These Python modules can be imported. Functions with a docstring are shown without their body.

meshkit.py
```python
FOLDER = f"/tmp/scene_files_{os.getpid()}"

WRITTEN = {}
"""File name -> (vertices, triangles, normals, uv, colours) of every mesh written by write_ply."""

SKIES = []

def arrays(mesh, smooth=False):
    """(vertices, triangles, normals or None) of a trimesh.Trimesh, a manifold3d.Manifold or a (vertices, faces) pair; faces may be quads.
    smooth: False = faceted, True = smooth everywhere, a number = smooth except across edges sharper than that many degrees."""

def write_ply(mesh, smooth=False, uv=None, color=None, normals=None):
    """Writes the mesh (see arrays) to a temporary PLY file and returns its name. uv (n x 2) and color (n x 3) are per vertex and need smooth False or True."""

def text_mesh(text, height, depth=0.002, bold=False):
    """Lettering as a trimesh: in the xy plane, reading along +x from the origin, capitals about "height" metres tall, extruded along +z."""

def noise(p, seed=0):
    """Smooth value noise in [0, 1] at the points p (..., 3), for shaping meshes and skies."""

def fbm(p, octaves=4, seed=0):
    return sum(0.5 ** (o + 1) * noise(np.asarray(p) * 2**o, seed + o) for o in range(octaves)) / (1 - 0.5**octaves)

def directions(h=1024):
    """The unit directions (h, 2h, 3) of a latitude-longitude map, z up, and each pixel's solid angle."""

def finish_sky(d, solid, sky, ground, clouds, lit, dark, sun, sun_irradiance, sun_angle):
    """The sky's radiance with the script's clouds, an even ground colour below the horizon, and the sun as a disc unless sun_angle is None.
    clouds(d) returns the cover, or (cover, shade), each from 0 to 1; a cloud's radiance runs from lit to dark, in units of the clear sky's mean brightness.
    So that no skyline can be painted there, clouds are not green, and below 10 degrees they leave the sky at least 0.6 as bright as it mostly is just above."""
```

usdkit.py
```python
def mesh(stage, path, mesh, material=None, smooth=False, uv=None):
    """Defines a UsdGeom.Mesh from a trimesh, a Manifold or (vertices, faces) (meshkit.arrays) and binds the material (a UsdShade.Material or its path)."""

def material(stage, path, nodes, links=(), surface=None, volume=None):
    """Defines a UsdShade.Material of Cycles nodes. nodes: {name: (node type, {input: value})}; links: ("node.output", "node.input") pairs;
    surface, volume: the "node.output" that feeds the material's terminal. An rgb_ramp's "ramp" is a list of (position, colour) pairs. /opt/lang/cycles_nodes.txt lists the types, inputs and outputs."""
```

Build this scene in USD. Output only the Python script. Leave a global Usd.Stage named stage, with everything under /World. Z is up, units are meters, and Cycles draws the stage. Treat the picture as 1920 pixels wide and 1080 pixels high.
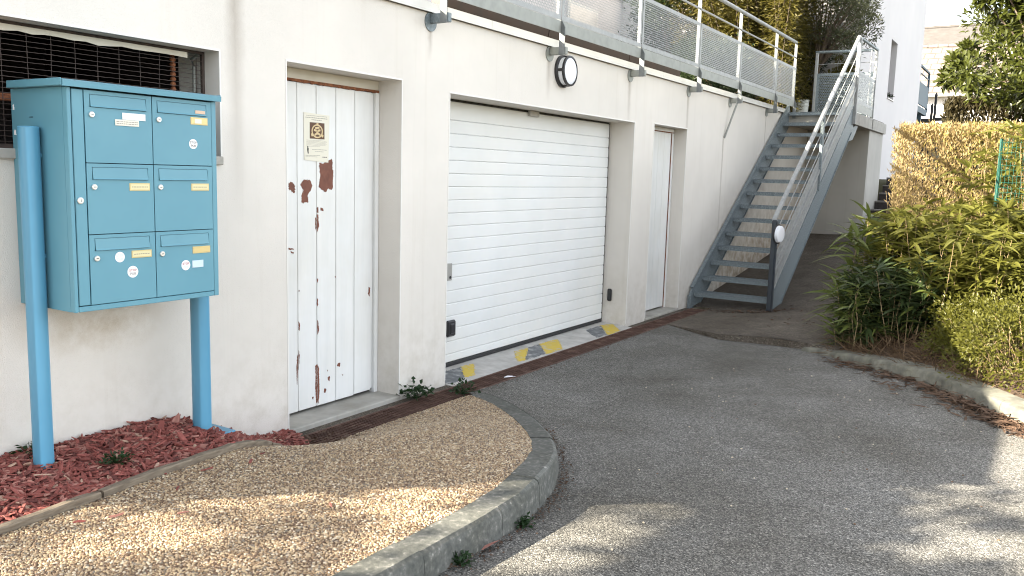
import math
import numpy as np
import trimesh
import shapely
from shapely.geometry import Polygon, box as sbox, LineString
import meshkit
import usdkit
from pxr import Usd, UsdGeom, UsdLux, UsdShade, Gf, Sdf, Vt

stage = Usd.Stage.CreateInMemory()
UsdGeom.SetStageUpAxis(stage, "Z")
UsdGeom.SetStageMetersPerUnit(stage, 1.0)
UsdGeom.Xform.Define(stage, "/World")
UsdGeom.Scope.Define(stage, "/World/Looks")

# ------------------------------------------------------------------ camera, sky, sun, exposure
CAM = np.array([3.6, 0.0, 1.53])
YAW, PITCH, ROLL, FPX = 0.56124558, 0.13390375, 0.02838739, 1588.76
EXPOSURE = 2.9
TO_SUN = (-1.37, -1.42, 1.0)
SKY_STRENGTH, SUN_INT = 0.067, 1.06


def camera():
    cy, sy, cp, sp = math.cos(YAW), math.sin(YAW), math.cos(PITCH), math.sin(PITCH)
    F = np.array([-sy * cp, cy * cp, -sp]); r = np.array([cy, sy, 0.0]); u = np.cross(r, F)
    c, s = math.cos(ROLL), math.sin(ROLL)
    R, U = c * r + s * u, c * u - s * r
    cam = UsdGeom.Camera.Define(stage, "/World/camera")
    cam.CreateFocalLengthAttr(FPX / 1920 * 36.0)
    cam.CreateHorizontalApertureAttr(36.0)
    cam.CreateVerticalApertureAttr(20.25)
    cam.CreateClippingRangeAttr(Gf.Vec2f(0.05, 2000))
    cam.CreateExposureAttr(EXPOSURE)
    m = Gf.Matrix4d(1)
    for i, v in enumerate((R, U, -F, CAM)):
        m.SetRow(i, Gf.Vec4d(*v, 1.0 if i == 3 else 0.0))
    cam.AddTransformOp().Set(m)


camera()
to_sun = np.array(TO_SUN) / np.linalg.norm(TO_SUN)
SUN_EL = math.asin(to_sun[2])
dome = UsdLux.DomeLight.Define(stage, "/World/sky")
skymat = usdkit.material(stage, "/World/Looks/sky_look", {
    "sky": ("sky_texture", {"sky_type": "single_scattering", "sun_disc": False, "sun_elevation": SUN_EL, "sun_rotation": math.atan2(to_sun[0], to_sun[1]), "aerosol_density": 1.6, "air_density": 1.0}),
    "thin": ("hsv", {"saturation": 0.28}),
    "bg": ("background_shader", {"strength": SKY_STRENGTH})}, [("sky.color", "thin.color"), ("thin.color", "bg.color")], surface="bg.background")
UsdShade.MaterialBindingAPI.Apply(dome.GetPrim()).Bind(skymat)
dome.GetPrim().SetCustomDataByKey("kind", "structure")
sun = UsdLux.DistantLight.Define(stage, "/World/sun")
sun.CreateNormalizeAttr(True); sun.CreateIntensityAttr(SUN_INT); sun.CreateAngleAttr(0.53); sun.CreateColorAttr(Gf.Vec3f(1.0, 0.90, 0.73))
zc = to_sun / np.linalg.norm(to_sun); xc = np.cross([0, 0, 1], zc); xc /= np.linalg.norm(xc); yc = np.cross(zc, xc)
mm = Gf.Matrix4d(1)
for i, v in enumerate((xc, yc, zc)):
    mm.SetRow(i, Gf.Vec4d(*v, 0))
sun.AddTransformOp().Set(mm)

# ------------------------------------------------------------------ helpers
RNG = np.random.default_rng(7)
taken, base = set(), {}


def numbered(path):
    p, n = path, 0
    while p in taken:
        n += 1
        p = f"{path}_{n:03d}"
    taken.add(p)
    return p


def tag(prim, label=None, cat=None, group=None, kind=None):
    for k, v in (("label", label), ("category", cat), ("group", group), ("kind", kind)):
        if v:
            prim.SetCustomDataByKey(k, v)
    return prim


def thing(name, label, cat, loc=(0, 0, 0), group=None, kind=None):
    p = numbered("/World/" + name)
    x = UsdGeom.Xform.Define(stage, p)
    x.AddTranslateOp().Set(Gf.Vec3d(*map(float, loc)))
    base[p] = np.array(loc, float)
    tag(x.GetPrim(), label, cat, group, kind)
    return p


def cat_(*ms):
    ms = [m for m in ms if m is not None]
    return ms[0] if len(ms) == 1 else trimesh.util.concatenate(ms)


def obj(name, mesh, mat, parent=None, smooth=30, label=None, cat=None, group=None, kind=None):
    """world-space mesh -> one Mesh prim under parent"""
    p = numbered((parent or "/World") + "/" + name)
    b = base.get(parent, np.zeros(3)) if parent else np.zeros(3)
    base[p] = b
    if isinstance(mesh, tuple):
        mesh = (np.asarray(mesh[0]) - b, mesh[1])
    else:
        mesh = (np.asarray(mesh.vertices) - b, np.asarray(mesh.faces))
    m = usdkit.mesh(stage, p, mesh, mat, smooth=smooth)
    tag(m.GetPrim(), label, cat, group, kind)
    return p


def solo(name, mesh, mat, label, cat, smooth=30, group=None, kind=None):
    """a one-mesh thing with its origin at its base"""
    v = np.asarray(mesh[0] if isinstance(mesh, tuple) else mesh.vertices)
    f = mesh[1] if isinstance(mesh, tuple) else mesh.faces
    lo, hi = v.min(0), v.max(0)
    b = np.array([(lo[0] + hi[0]) / 2, (lo[1] + hi[1]) / 2, lo[2]])
    p = numbered("/World/" + name)
    m = usdkit.mesh(stage, p, (v - b, f), mat, smooth=smooth)
    m.AddTranslateOp().Set(Gf.Vec3d(*map(float, b)))
    base[p] = b
    tag(m.GetPrim(), label, cat, group, kind)
    return p


_FACES = np.array([[0, 1, 3, 2], [4, 6, 7, 5], [0, 4, 5, 1], [2, 3, 7, 6], [0, 2, 6, 4], [1, 5, 7, 3]])


def bx(x0, x1, y0, y1, z0, z1, c=0.0):
    lo, hi = np.array([x0, y0, z0], float), np.array([x1, y1, z1], float)
    if c <= 0:
        v = np.array([[(lo, hi)[i][0], (lo, hi)[j][1], (lo, hi)[k][2]] for i in (0, 1) for j in (0, 1) for k in (0, 1)])
        f = np.vstack([_FACES[:, [0, 1, 2]], _FACES[:, [0, 2, 3]]])
        return trimesh.Trimesh(v, f, process=False)
    c = min(c, 0.45 * (hi - lo).min())
    pts = []
    for i in (0, 1):
        for j in (0, 1):
            for k in (0, 1):
                p = np.array([(lo, hi)[i][0], (lo, hi)[j][1], (lo, hi)[k][2]])
                s = np.array([1 - 2 * i, 1 - 2 * j, 1 - 2 * k])
                for a in range(3):
                    q = p + s * c
                    q[a] = p[a]
                    pts.append(q)
    return trimesh.convex.convex_hull(np.array(pts))


def bar(p0, p1, w, h, up=(0, 0, 1), c=0.0):
    """box beam from p0 to p1, w sideways, h along up"""
    p0, p1 = np.array(p0, float), np.array(p1, float)
    d = p1 - p0; L = np.linalg.norm(d); d /= L
    s = np.cross(d, up); s /= np.linalg.norm(s); u = np.cross(s, d)
    m = bx(-w / 2, w / 2, 0, L, -h / 2, h / 2, c)
    m.apply_transform(np.vstack([np.column_stack([s, d, u, p0]), [0, 0, 0, 1]]))
    return m


def tube(p0, p1, r, n=12, r1=None, caps=True):
    p0, p1 = np.array(p0, float), np.array(p1, float)
    d = p1 - p0; d /= np.linalg.norm(d)
    a = np.cross(d, [0, 0, 1] if abs(d[2]) < 0.9 else [1, 0, 0]); a /= np.linalg.norm(a); b = np.cross(d, a)
    t = np.linspace(0, 2 * np.pi, n, endpoint=False)
    ring = np.cos(t)[:, None] * a + np.sin(t)[:, None] * b
    r1 = r if r1 is None else r1
    v = np.vstack([p0 + ring * r, p1 + ring * r1, p0[None], p1[None]])
    f = []
    for i in range(n):
        j = (i + 1) % n
        f += [[i, n + j, j], [i, n + i, n + j]]
        if caps:
            f += [[2 * n, i, j], [2 * n + 1, n + j, n + i]]
    m = trimesh.Trimesh(v, np.array(f), process=False)
    if m.volume < 0:
        m.invert()
    return m


def path_tube(pts, r, n=6, r1=None):
    pts = np.array(pts, float); k = len(pts)
    rr = np.linspace(r, r if r1 is None else r1, k)
    V, Fc = [], []
    for i in range(k):
        d = pts[min(i + 1, k - 1)] - pts[max(i - 1, 0)]; d /= np.linalg.norm(d) + 1e-12
        a = np.cross(d, [0.1, 0.05, 1] if abs(d[2]) < 0.9 else [1, 0.1, 0]); a /= np.linalg.norm(a); b = np.cross(d, a)
        t = np.linspace(0, 2 * np.pi, n, endpoint=False)
        V.append(pts[i] + rr[i] * (np.cos(t)[:, None] * a + np.sin(t)[:, None] * b))
    for i in range(k - 1):
        for j in range(n):
            q = (j + 1) % n
            Fc += [[i * n + j, i * n + q, (i + 1) * n + q], [i * n + j, (i + 1) * n + q, (i + 1) * n + j]]
    m = trimesh.Trimesh(np.vstack(V), np.array(Fc), process=False)
    return m


def lathe(profile, origin, axis=(0, 0, 1), n=32):
    """profile: (radius, height) along axis"""
    prof = np.array(profile, float); ax = np.array(axis, float); ax /= np.linalg.norm(ax)
    a = np.cross(ax, [0, 0, 1] if abs(ax[2]) < 0.9 else [1, 0, 0]); a /= np.linalg.norm(a); b = np.cross(ax, a)
    t = np.linspace(0, 2 * np.pi, n, endpoint=False)
    V = np.vstack([np.array(origin) + h * ax + r * (np.cos(t)[:, None] * a + np.sin(t)[:, None] * b) for r, h in prof])
    f = []
    for i in range(len(prof) - 1):
        for j in range(n):
            q = (j + 1) % n
            f += [[i * n + j, i * n + q, (i + 1) * n + q], [i * n + j, (i + 1) * n + q, (i + 1) * n + j]]
    return trimesh.Trimesh(V, np.array(f), process=False)


def ext_x(poly, x0, x1):
    """shapely polygon in (y, z) extruded along x"""
    m = trimesh.creation.extrude_polygon(poly, x1 - x0, engine="earcut")
    v = m.vertices.copy()
    m.vertices = np.column_stack([v[:, 2] + x0, v[:, 0], v[:, 1]])
    return m


def ext_y(poly, y0, y1):
    """shapely polygon in (x, z) extruded along y"""
    m = trimesh.creation.extrude_polygon(poly, y1 - y0, engine="earcut")
    v = m.vertices.copy()
    m.vertices = np.column_stack([v[:, 0], v[:, 2] + y0, v[:, 1]])
    m.invert()
    return m


def ext_z(poly, z0, z1):
    m = trimesh.creation.extrude_polygon(poly, z1 - z0, engine="earcut")
    m.apply_translation([0, 0, z0])
    return m


def sheet(poly, zf, step):
    """height field over a polygon, cut into cells"""
    x0, y0, x1, y1 = poly.bounds
    xs, ys = np.arange(math.floor(x0 / step), math.ceil(x1 / step) + 1) * step, np.arange(math.floor(y0 / step), math.ceil(y1 / step) + 1) * step
    shapely.prepare(poly)
    idx, V, Fc = {}, [], []

    def vid(x, y):
        k = (round(x, 5), round(y, 5))
        if k not in idx:
            idx[k] = len(V); V.append(k)
        return idx[k]

    X, Y = np.meshgrid(xs[:-1], ys[:-1], indexing="ij")
    cells = shapely.box(X.ravel(), Y.ravel(), X.ravel() + step, Y.ravel() + step)
    inside, touch = shapely.contains(poly, cells), shapely.intersects(poly, cells)
    for c, full, t in zip(cells, inside, touch):
        if full:
            a, b, q, d = c.bounds
            i, j, k, l = vid(a, b), vid(q, b), vid(q, d), vid(a, d)
            Fc += [[i, j, k], [i, k, l]]
        elif t:
            g = c.intersection(poly)
            for h in getattr(g, "geoms", [g]):
                if h.geom_type == "Polygon" and h.area > 1e-8:
                    v, f = trimesh.creation.triangulate_polygon(h, engine="earcut")
                    ids = [vid(*p) for p in v]
                    for tri in f:
                        a, b, q = v[tri]
                        if (b[0] - a[0]) * (q[1] - a[1]) - (b[1] - a[1]) * (q[0] - a[0]) < 0:
                            tri = tri[::-1]
                        Fc.append([ids[tri[0]], ids[tri[1]], ids[tri[2]]])
    V = np.array(V)
    return trimesh.Trimesh(np.column_stack([V, zf(V[:, 0], V[:, 1])]), np.array(Fc), process=False)


S = lambda t: (lambda u: u * u * (3 - 2 * u))(np.clip(t, 0, 1))


def za(x, y):
    """driveway height"""
    a, b = S((5.2 - y) / 3.2), S((x - 0.6) / 3.0)
    return 0.16 * a + 0.11 * b * (1 - a) - 0.05 * np.clip(-y / 10, 0, 1)


def zs(x, y):
    """pavement height"""
    yp, q = S((4.75 - y) / 1.9), S((x - 0.25) / 0.8)
    return 0.02 + 0.24 * yp * (1 - (1 - q) * S((y - 2.4) / 0.8))


def zp(x, y):
    """path beside the staircase"""
    return 0.045 + 0.06 * S((x - 0.6) / 1.2) + 0.66 * np.clip((y - 9.8) / 5.2, 0, 1.2) ** 1.1 - 0.04 * S((1.0 - x) / 0.6)


# ------------------------------------------------------------------ materials
def mat(name, stops, scale=8.0, rough=0.6, bump=0.0, bscale=60.0, bdist=0.004, metallic=0.0, stretch=(1, 1, 1), detail=4.0, spec=0.5, big=None, rnd=None, coat=0.0, vor=False, sub=None):
    """noise-driven colour + noise bump. big: (scale, (r,g,b), amount) stains multiplied in. rnd: 'island' varies by island"""
    path = "/World/Looks/" + name
    n = {"geo": ("geometry", {}), "map": ("mapping", {"scale": stretch}), "n": ("noise_texture", {"scale": scale, "detail": detail, "roughness": 0.6}),
         "r": ("rgb_ramp", {"ramp": stops}), "p": ("principled_bsdf", {"roughness": rough, "metallic": metallic, "specular_ior_level": spec, "coat_weight": coat})}
    l = [("geo.position", "map.vector"), ("map.vector", "n.vector")]
    l.append(("geo.random_per_island", "r.fac") if rnd == "island" else ("n.fac", "r.fac"))
    col = "r.color"
    if big:
        n["bn"] = ("noise_texture", {"scale": big[0], "detail": 5.0, "roughness": 0.65})
        n["br"] = ("rgb_ramp", {"ramp": [(0.38, (1, 1, 1)), (0.72, big[1])]})
        n["bm"] = ("mix_color", {"blend_type": "multiply", "fac": big[2]})
        l += [("geo.position", "bn.vector"), ("bn.fac", "br.fac"), (col, "bm.a"), ("br.color", "bm.b")]
        col = "bm.result"
    l.append((col, "p.base_color"))
    if bump > 0:
        n["b2"] = ("noise_texture", {"scale": bscale, "detail": 3.0, "roughness": 0.6}) if not vor else ("voronoi_texture", {"scale": bscale})
        n["bp"] = ("bump", {"strength": bump, "distance": bdist})
        l += [("map.vector", "b2.vector"), ("b2.fac" if not vor else "b2.distance", "bp.height"), ("bp.normal", "p.normal")]
    return usdkit.material(stage, path, n, l, surface="p.BSDF")


def flat(name, col, rough=0.5, metallic=0.0, spec=0.5):
    return usdkit.material(stage, "/World/Looks/" + name, {"p": ("principled_bsdf", {"base_color": col, "roughness": rough, "metallic": metallic, "specular_ior_level": spec})}, [], surface="p.BSDF")


def leafmat(name, stops, rough=0.45, trans=0.35, spec=0.4):
    """leaf: colour by island, thin translucency"""
    return usdkit.material(stage, "/World/Looks/" + name, {
        "geo": ("geometry", {}), "r": ("rgb_ramp", {"ramp": stops}), "p": ("principled_bsdf", {"roughness": rough, "specular_ior_level": spec}),
        "t": ("translucent_bsdf", {}), "m": ("mix_closure", {"fac": trans})},
        [("geo.random_per_island", "r.fac"), ("r.color", "p.base_color"), ("r.color", "t.color"), ("p.BSDF", "m.closure1"), ("t.BSDF", "m.closure2")], surface="m.closure")


def render_wall(name, c0, c1, streak=0.25, drips=(), smudge=None):
    """painted render: fine roughcast, vertical rain streaks, blotchy repaint, grime low down; drips: (y, z top) of rust runs; smudge: centre of a brown stain"""
    n = {"geo": ("geometry", {}), "n": ("noise_texture", {"scale": 0.9, "detail": 5.0, "roughness": 0.6}), "r": ("rgb_ramp", {"ramp": [(0.35, c0), (0.7, c1)]}),
         "ms": ("mapping", {"scale": (9.0, 9.0, 0.35)}), "sn": ("noise_texture", {"scale": 1.0, "detail": 4.0, "roughness": 0.7}),
         "sr": ("rgb_ramp", {"ramp": [(0.55, (1, 1, 1)), (0.78, (0.80, 0.77, 0.72))]}), "sm": ("mix_color", {"blend_type": "multiply", "fac": streak}),
         "xyz": ("separate_xyz", {}), "low": ("map_range", {"from_min": 0.75, "from_max": 0.0, "to_min": 0.0, "to_max": 1.0, "clamp": True}),
         "gn": ("noise_texture", {"scale": 7.0, "detail": 6.0, "roughness": 0.7}), "gr": ("rgb_ramp", {"ramp": [(0.42, (0, 0, 0)), (0.75, (1, 1, 1))]}),
         "gm": ("math", {"math_type": "multiply"}), "gk": ("math", {"math_type": "multiply", "value2": 0.6}), "gx": ("mix_color", {"blend_type": "multiply", "b": (0.62, 0.58, 0.50)}),
         "b1": ("noise_texture", {"scale": 230.0, "detail": 2.0}), "b2": ("noise_texture", {"scale": 38.0, "detail": 5.0, "roughness": 0.75}), "ba": ("math", {"math_type": "add"}),
         "bp": ("bump", {"strength": 0.4, "distance": 0.004}), "p": ("principled_bsdf", {"roughness": 0.85, "specular_ior_level": 0.25})}
    l = [("geo.position", "n.vector"), ("n.fac", "r.fac"), ("geo.position", "ms.vector"), ("ms.vector", "sn.vector"), ("sn.fac", "sr.fac"), ("r.color", "sm.a"), ("sr.color", "sm.b"),
         ("geo.position", "xyz.vector"), ("xyz.z", "low.value"), ("geo.position", "gn.vector"), ("gn.fac", "gr.fac"), ("gr.color", "gm.value1"), ("low.result", "gm.value2"), ("gm.value", "gk.value1"), ("gk.value", "gx.fac"),
         ("sm.result", "gx.a"), ("geo.position", "b1.vector"), ("geo.position", "b2.vector"), ("b1.fac", "ba.value1"), ("b2.fac", "ba.value2"), ("ba.value", "bp.height"), ("bp.normal", "p.normal")]
    col = "gx.result"
    for i, (y, z1, z0, w) in enumerate(drips):
        k = f"d{i}"
        n.update({k + "s": ("math", {"math_type": "subtract", "value2": y}), k + "w": ("math", {"math_type": "multiply_add", "value2": 0.05, "value3": -0.025}), k + "t": ("math", {"math_type": "add"}), k + "a": ("math", {"math_type": "absolute"}),
                  k + "m": ("map_range", {"from_min": w, "from_max": 0.0, "to_min": 0.0, "to_max": 0.8, "clamp": True}), k + "z": ("map_range", {"from_min": z0, "from_max": z1, "to_min": 0.0, "to_max": 1.0, "clamp": True}),
                  k + "u": ("math", {"math_type": "less_than", "value2": z1}), k + "x": ("math", {"math_type": "multiply"}), k + "f": ("math", {"math_type": "multiply"}), k + "c": ("mix_color", {"blend_type": "multiply", "b": (0.50, 0.46, 0.42)})})
        l += [("xyz.y", k + "s.value1"), ("gn.fac", k + "w.value1"), (k + "s.value", k + "t.value1"), (k + "w.value", k + "t.value2"), (k + "t.value", k + "a.value1"), (k + "a.value", k + "m.value"), ("xyz.z", k + "z.value"), ("xyz.z", k + "u.value1"),
              (k + "m.result", k + "x.value1"), (k + "z.result", k + "x.value2"), (k + "x.value", k + "f.value1"), (k + "u.value", k + "f.value2"), (k + "f.value", k + "c.fac"), (col, k + "c.a")]
        col = k + "c.result"
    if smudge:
        n.update({"yr": ("map_range", {"from_min": 9.9, "from_max": 11.2, "to_min": 0.0, "to_max": 1.0, "clamp": True}), "yh": ("math", {"math_type": "multiply_add", "value2": -0.17, "value3": 1.70}), "yz": ("math", {"math_type": "add"}),  # brown darkening behind the staircase: grime plus stair shade put into the colour
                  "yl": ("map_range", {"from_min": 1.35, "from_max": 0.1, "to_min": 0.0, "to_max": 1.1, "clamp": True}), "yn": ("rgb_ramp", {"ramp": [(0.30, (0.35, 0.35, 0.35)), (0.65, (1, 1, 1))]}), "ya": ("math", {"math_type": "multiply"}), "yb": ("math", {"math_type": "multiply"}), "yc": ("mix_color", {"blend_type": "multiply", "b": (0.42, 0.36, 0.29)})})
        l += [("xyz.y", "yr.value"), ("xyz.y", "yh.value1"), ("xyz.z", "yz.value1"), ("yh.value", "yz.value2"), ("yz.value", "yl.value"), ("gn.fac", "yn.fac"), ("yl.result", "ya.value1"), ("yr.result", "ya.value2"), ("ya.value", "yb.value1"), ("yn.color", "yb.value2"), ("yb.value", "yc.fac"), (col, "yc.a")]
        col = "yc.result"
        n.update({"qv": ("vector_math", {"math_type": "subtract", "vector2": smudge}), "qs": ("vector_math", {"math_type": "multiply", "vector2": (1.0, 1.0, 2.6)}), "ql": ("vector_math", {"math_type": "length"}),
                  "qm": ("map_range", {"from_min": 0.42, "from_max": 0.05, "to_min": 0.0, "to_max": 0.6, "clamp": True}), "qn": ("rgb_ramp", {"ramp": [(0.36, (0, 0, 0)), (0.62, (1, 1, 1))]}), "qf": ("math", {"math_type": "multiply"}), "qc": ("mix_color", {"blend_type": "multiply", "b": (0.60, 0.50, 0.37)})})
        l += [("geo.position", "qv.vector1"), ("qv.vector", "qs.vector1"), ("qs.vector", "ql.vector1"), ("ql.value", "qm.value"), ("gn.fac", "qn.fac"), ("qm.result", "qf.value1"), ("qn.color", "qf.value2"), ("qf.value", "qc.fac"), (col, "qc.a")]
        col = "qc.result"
    l.append((col, "p.base_color"))
    return usdkit.material(stage, "/World/Looks/" + name, n, l, surface="p.BSDF")


def speckle(name, stops, scale, rough, bump, bdist, big):
    """aggregate: cells of random tone with worn, dusty and oily patches"""
    return usdkit.material(stage, "/World/Looks/" + name, {
        "geo": ("geometry", {}), "v": ("voronoi_texture", {"scale": scale}), "sep": ("separate_color", {}), "r": ("rgb_ramp", {"ramp": stops}),
        "bn": ("noise_texture", {"scale": big[0], "detail": 6.0, "roughness": 0.65}), "br": ("rgb_ramp", {"ramp": [(0.3, big[1]), (0.7, big[2])]}), "bm": ("mix_color", {"blend_type": "multiply", "fac": 1.0}),
        "bp": ("bump", {"strength": bump, "distance": bdist, "invert": True}), "p": ("principled_bsdf", {"roughness": rough, "specular_ior_level": 0.35})},
        [("geo.position", "v.vector"), ("v.color", "sep.color"), ("sep.r", "r.fac"), ("geo.position", "bn.vector"), ("bn.fac", "br.fac"), ("r.color", "bm.a"), ("br.color", "bm.b"), ("bm.result", "p.base_color"),
         ("v.distance", "bp.height"), ("bp.normal", "p.normal")], surface="p.BSDF")


M = {}
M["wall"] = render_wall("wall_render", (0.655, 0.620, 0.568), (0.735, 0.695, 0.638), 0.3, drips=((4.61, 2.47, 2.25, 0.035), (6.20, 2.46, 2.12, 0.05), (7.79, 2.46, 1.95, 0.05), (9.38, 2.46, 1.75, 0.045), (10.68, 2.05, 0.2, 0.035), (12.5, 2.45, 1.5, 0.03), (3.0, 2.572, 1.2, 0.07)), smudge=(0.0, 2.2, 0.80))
M["wall2"] = render_wall("shade_wall_render", (0.42, 0.405, 0.37), (0.52, 0.50, 0.455), 0.5)  # cross wall: its shade is darkened into the base colours
M["house"] = render_wall("block_render", (0.60, 0.575, 0.57), (0.64, 0.61, 0.60), 0.1)
M["coping"] = mat("coping_paint", [(0.3, (0.62, 0.615, 0.59)), (0.7, (0.72, 0.71, 0.68))], 6, 0.45, big=(3.0, (0.8, 0.78, 0.72), 0.5))
M["door"] = mat("door_paint", [(0.3, (0.73, 0.74, 0.73)), (0.7, (0.79, 0.79, 0.775))], 3, 0.5, 0.12, 40, 0.002, stretch=(6, 6, 0.5), big=(2.0, (0.86, 0.83, 0.76), 0.5))
M["oldwood"] = mat("primer_brown", [(0.3, (0.13, 0.045, 0.028)), (0.7, (0.20, 0.075, 0.045))], 25, 0.7, 0.2, 80, 0.001)
M["head"] = mat("door_head_paint", [(0.3, (0.58, 0.54, 0.45)), (0.7, (0.66, 0.62, 0.53))], 6, 0.6)
M["rust"] = mat("rust", [(0.25, (0.07, 0.022, 0.012)), (0.5, (0.19, 0.065, 0.025)), (0.75, (0.33, 0.13, 0.05))], 45, 0.85, 0.4, 150, 0.002)
M["darkrust"] = mat("dark_rust", [(0.3, (0.05, 0.022, 0.016)), (0.6, (0.10, 0.042, 0.028)), (0.8, (0.17, 0.08, 0.05))], 30, 0.85, 0.4, 150, 0.002)
M["grate"] = mat("grate_rust", [(0.3, (0.06, 0.03, 0.022)), (0.55, (0.12, 0.065, 0.048)), (0.75, (0.24, 0.16, 0.125))], 9, 0.8, 0.3, 150, 0.001, detail=8)
M["bead"] = flat("corner_bead_white", (0.74, 0.72, 0.68), 0.6)
M["slat"] = mat("sectional_white", [(0.3, (0.74, 0.755, 0.75)), (0.7, (0.79, 0.79, 0.775))], 2.5, 0.42, 0.10, 300, 0.001, big=(1.3, (0.92, 0.9, 0.84), 0.4))
M["wire"] = mat("rusted_wire", [(0.3, (0.03, 0.022, 0.02)), (0.7, (0.09, 0.065, 0.055))], 20, 0.7)
M["black"] = flat("black_rubber", (0.018, 0.018, 0.019), 0.55)
M["plastic"] = flat("black_plastic", (0.02, 0.02, 0.022), 0.35)
M["greyplate"] = flat("grey_plate", (0.45, 0.44, 0.42), 0.4, 0.6)
M["lens"] = flat("opal_lens", (0.80, 0.82, 0.86), 0.3)
M["dark"] = flat("unlit_room", (0.05, 0.04, 0.04), 0.9)
M["concrete"] = mat("concrete", [(0.3, (0.36, 0.35, 0.32)), (0.7, (0.46, 0.44, 0.40))], 9, 0.85, 0.3, 120, 0.003, big=(4.0, (0.6, 0.57, 0.5), 0.6))
M["thresh"] = mat("threshold_concrete", [(0.3, (0.48, 0.47, 0.45)), (0.7, (0.60, 0.58, 0.55))], 10, 0.8, 0.2, 120, 0.002, big=(6.0, (0.5, 0.48, 0.45), 0.6))
M["yellow"] = mat("worn_yellow_paint", [(0.34, (0.50, 0.46, 0.36)), (0.46, (0.62, 0.45, 0.05)), (0.8, (0.68, 0.51, 0.06))], 16, 0.6, detail=8.0)
M["greypaint"] = mat("worn_grey_paint", [(0.42, (0.11, 0.12, 0.13)), (0.56, (0.19, 0.20, 0.21)), (0.68, (0.45, 0.45, 0.43))], 13, 0.6, detail=8.0)
M["kerb"] = mat("kerb_concrete", [(0.3, (0.065, 0.069, 0.063)), (0.55, (0.12, 0.121, 0.11)), (0.65, (0.19, 0.185, 0.17)), (0.73, (0.40, 0.39, 0.36))], 42, 0.9, 0.5, 90, 0.004, big=(5.0, (0.55, 0.56, 0.48), 0.7), detail=7)
M["kerb2"] = mat("old_kerb_concrete", [(0.3, (0.08, 0.08, 0.065)), (0.5, (0.16, 0.155, 0.13)), (0.72, (0.30, 0.29, 0.25))], 10, 0.9, 0.5, 90, 0.004, big=(5.0, (0.5, 0.52, 0.4), 0.7), detail=7)
M["asphalt"] = speckle("asphalt", [(0.0, (0.045, 0.044, 0.041)), (0.35, (0.112, 0.109, 0.102)), (0.7, (0.188, 0.184, 0.172)), (0.9, (0.28, 0.272, 0.255)), (1.0, (0.46, 0.445, 0.41))], 190, 0.85, 0.6, 0.004, (1.1, (0.55, 0.53, 0.48), (1.12, 1.12, 1.12)))
M["path"] = speckle("worn_path", [(0.0, (0.05, 0.043, 0.036)), (0.5, (0.115, 0.10, 0.085)), (0.85, (0.16, 0.142, 0.12)), (1.0, (0.28, 0.25, 0.21))], 150, 0.9, 0.5, 0.004, (1.7, (0.5, 0.46, 0.40), (1.15, 1.12, 1.08)))
M["bed"] = mat("resin_bed", [(0.3, (0.08, 0.05, 0.03)), (0.7, (0.17, 0.11, 0.065))], 90, 0.8, 0.5, 200, 0.004)
M["soil"] = mat("soil", [(0.3, (0.035, 0.022, 0.014)), (0.6, (0.09, 0.055, 0.032)), (0.8, (0.16, 0.10, 0.055))], 22, 0.95, 0.8, 60, 0.02)
M["mulchsoil"] = mat("mulch_soil", [(0.3, (0.05, 0.012, 0.010)), (0.7, (0.11, 0.025, 0.02))], 40, 0.95, 0.8, 60, 0.015)
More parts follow.
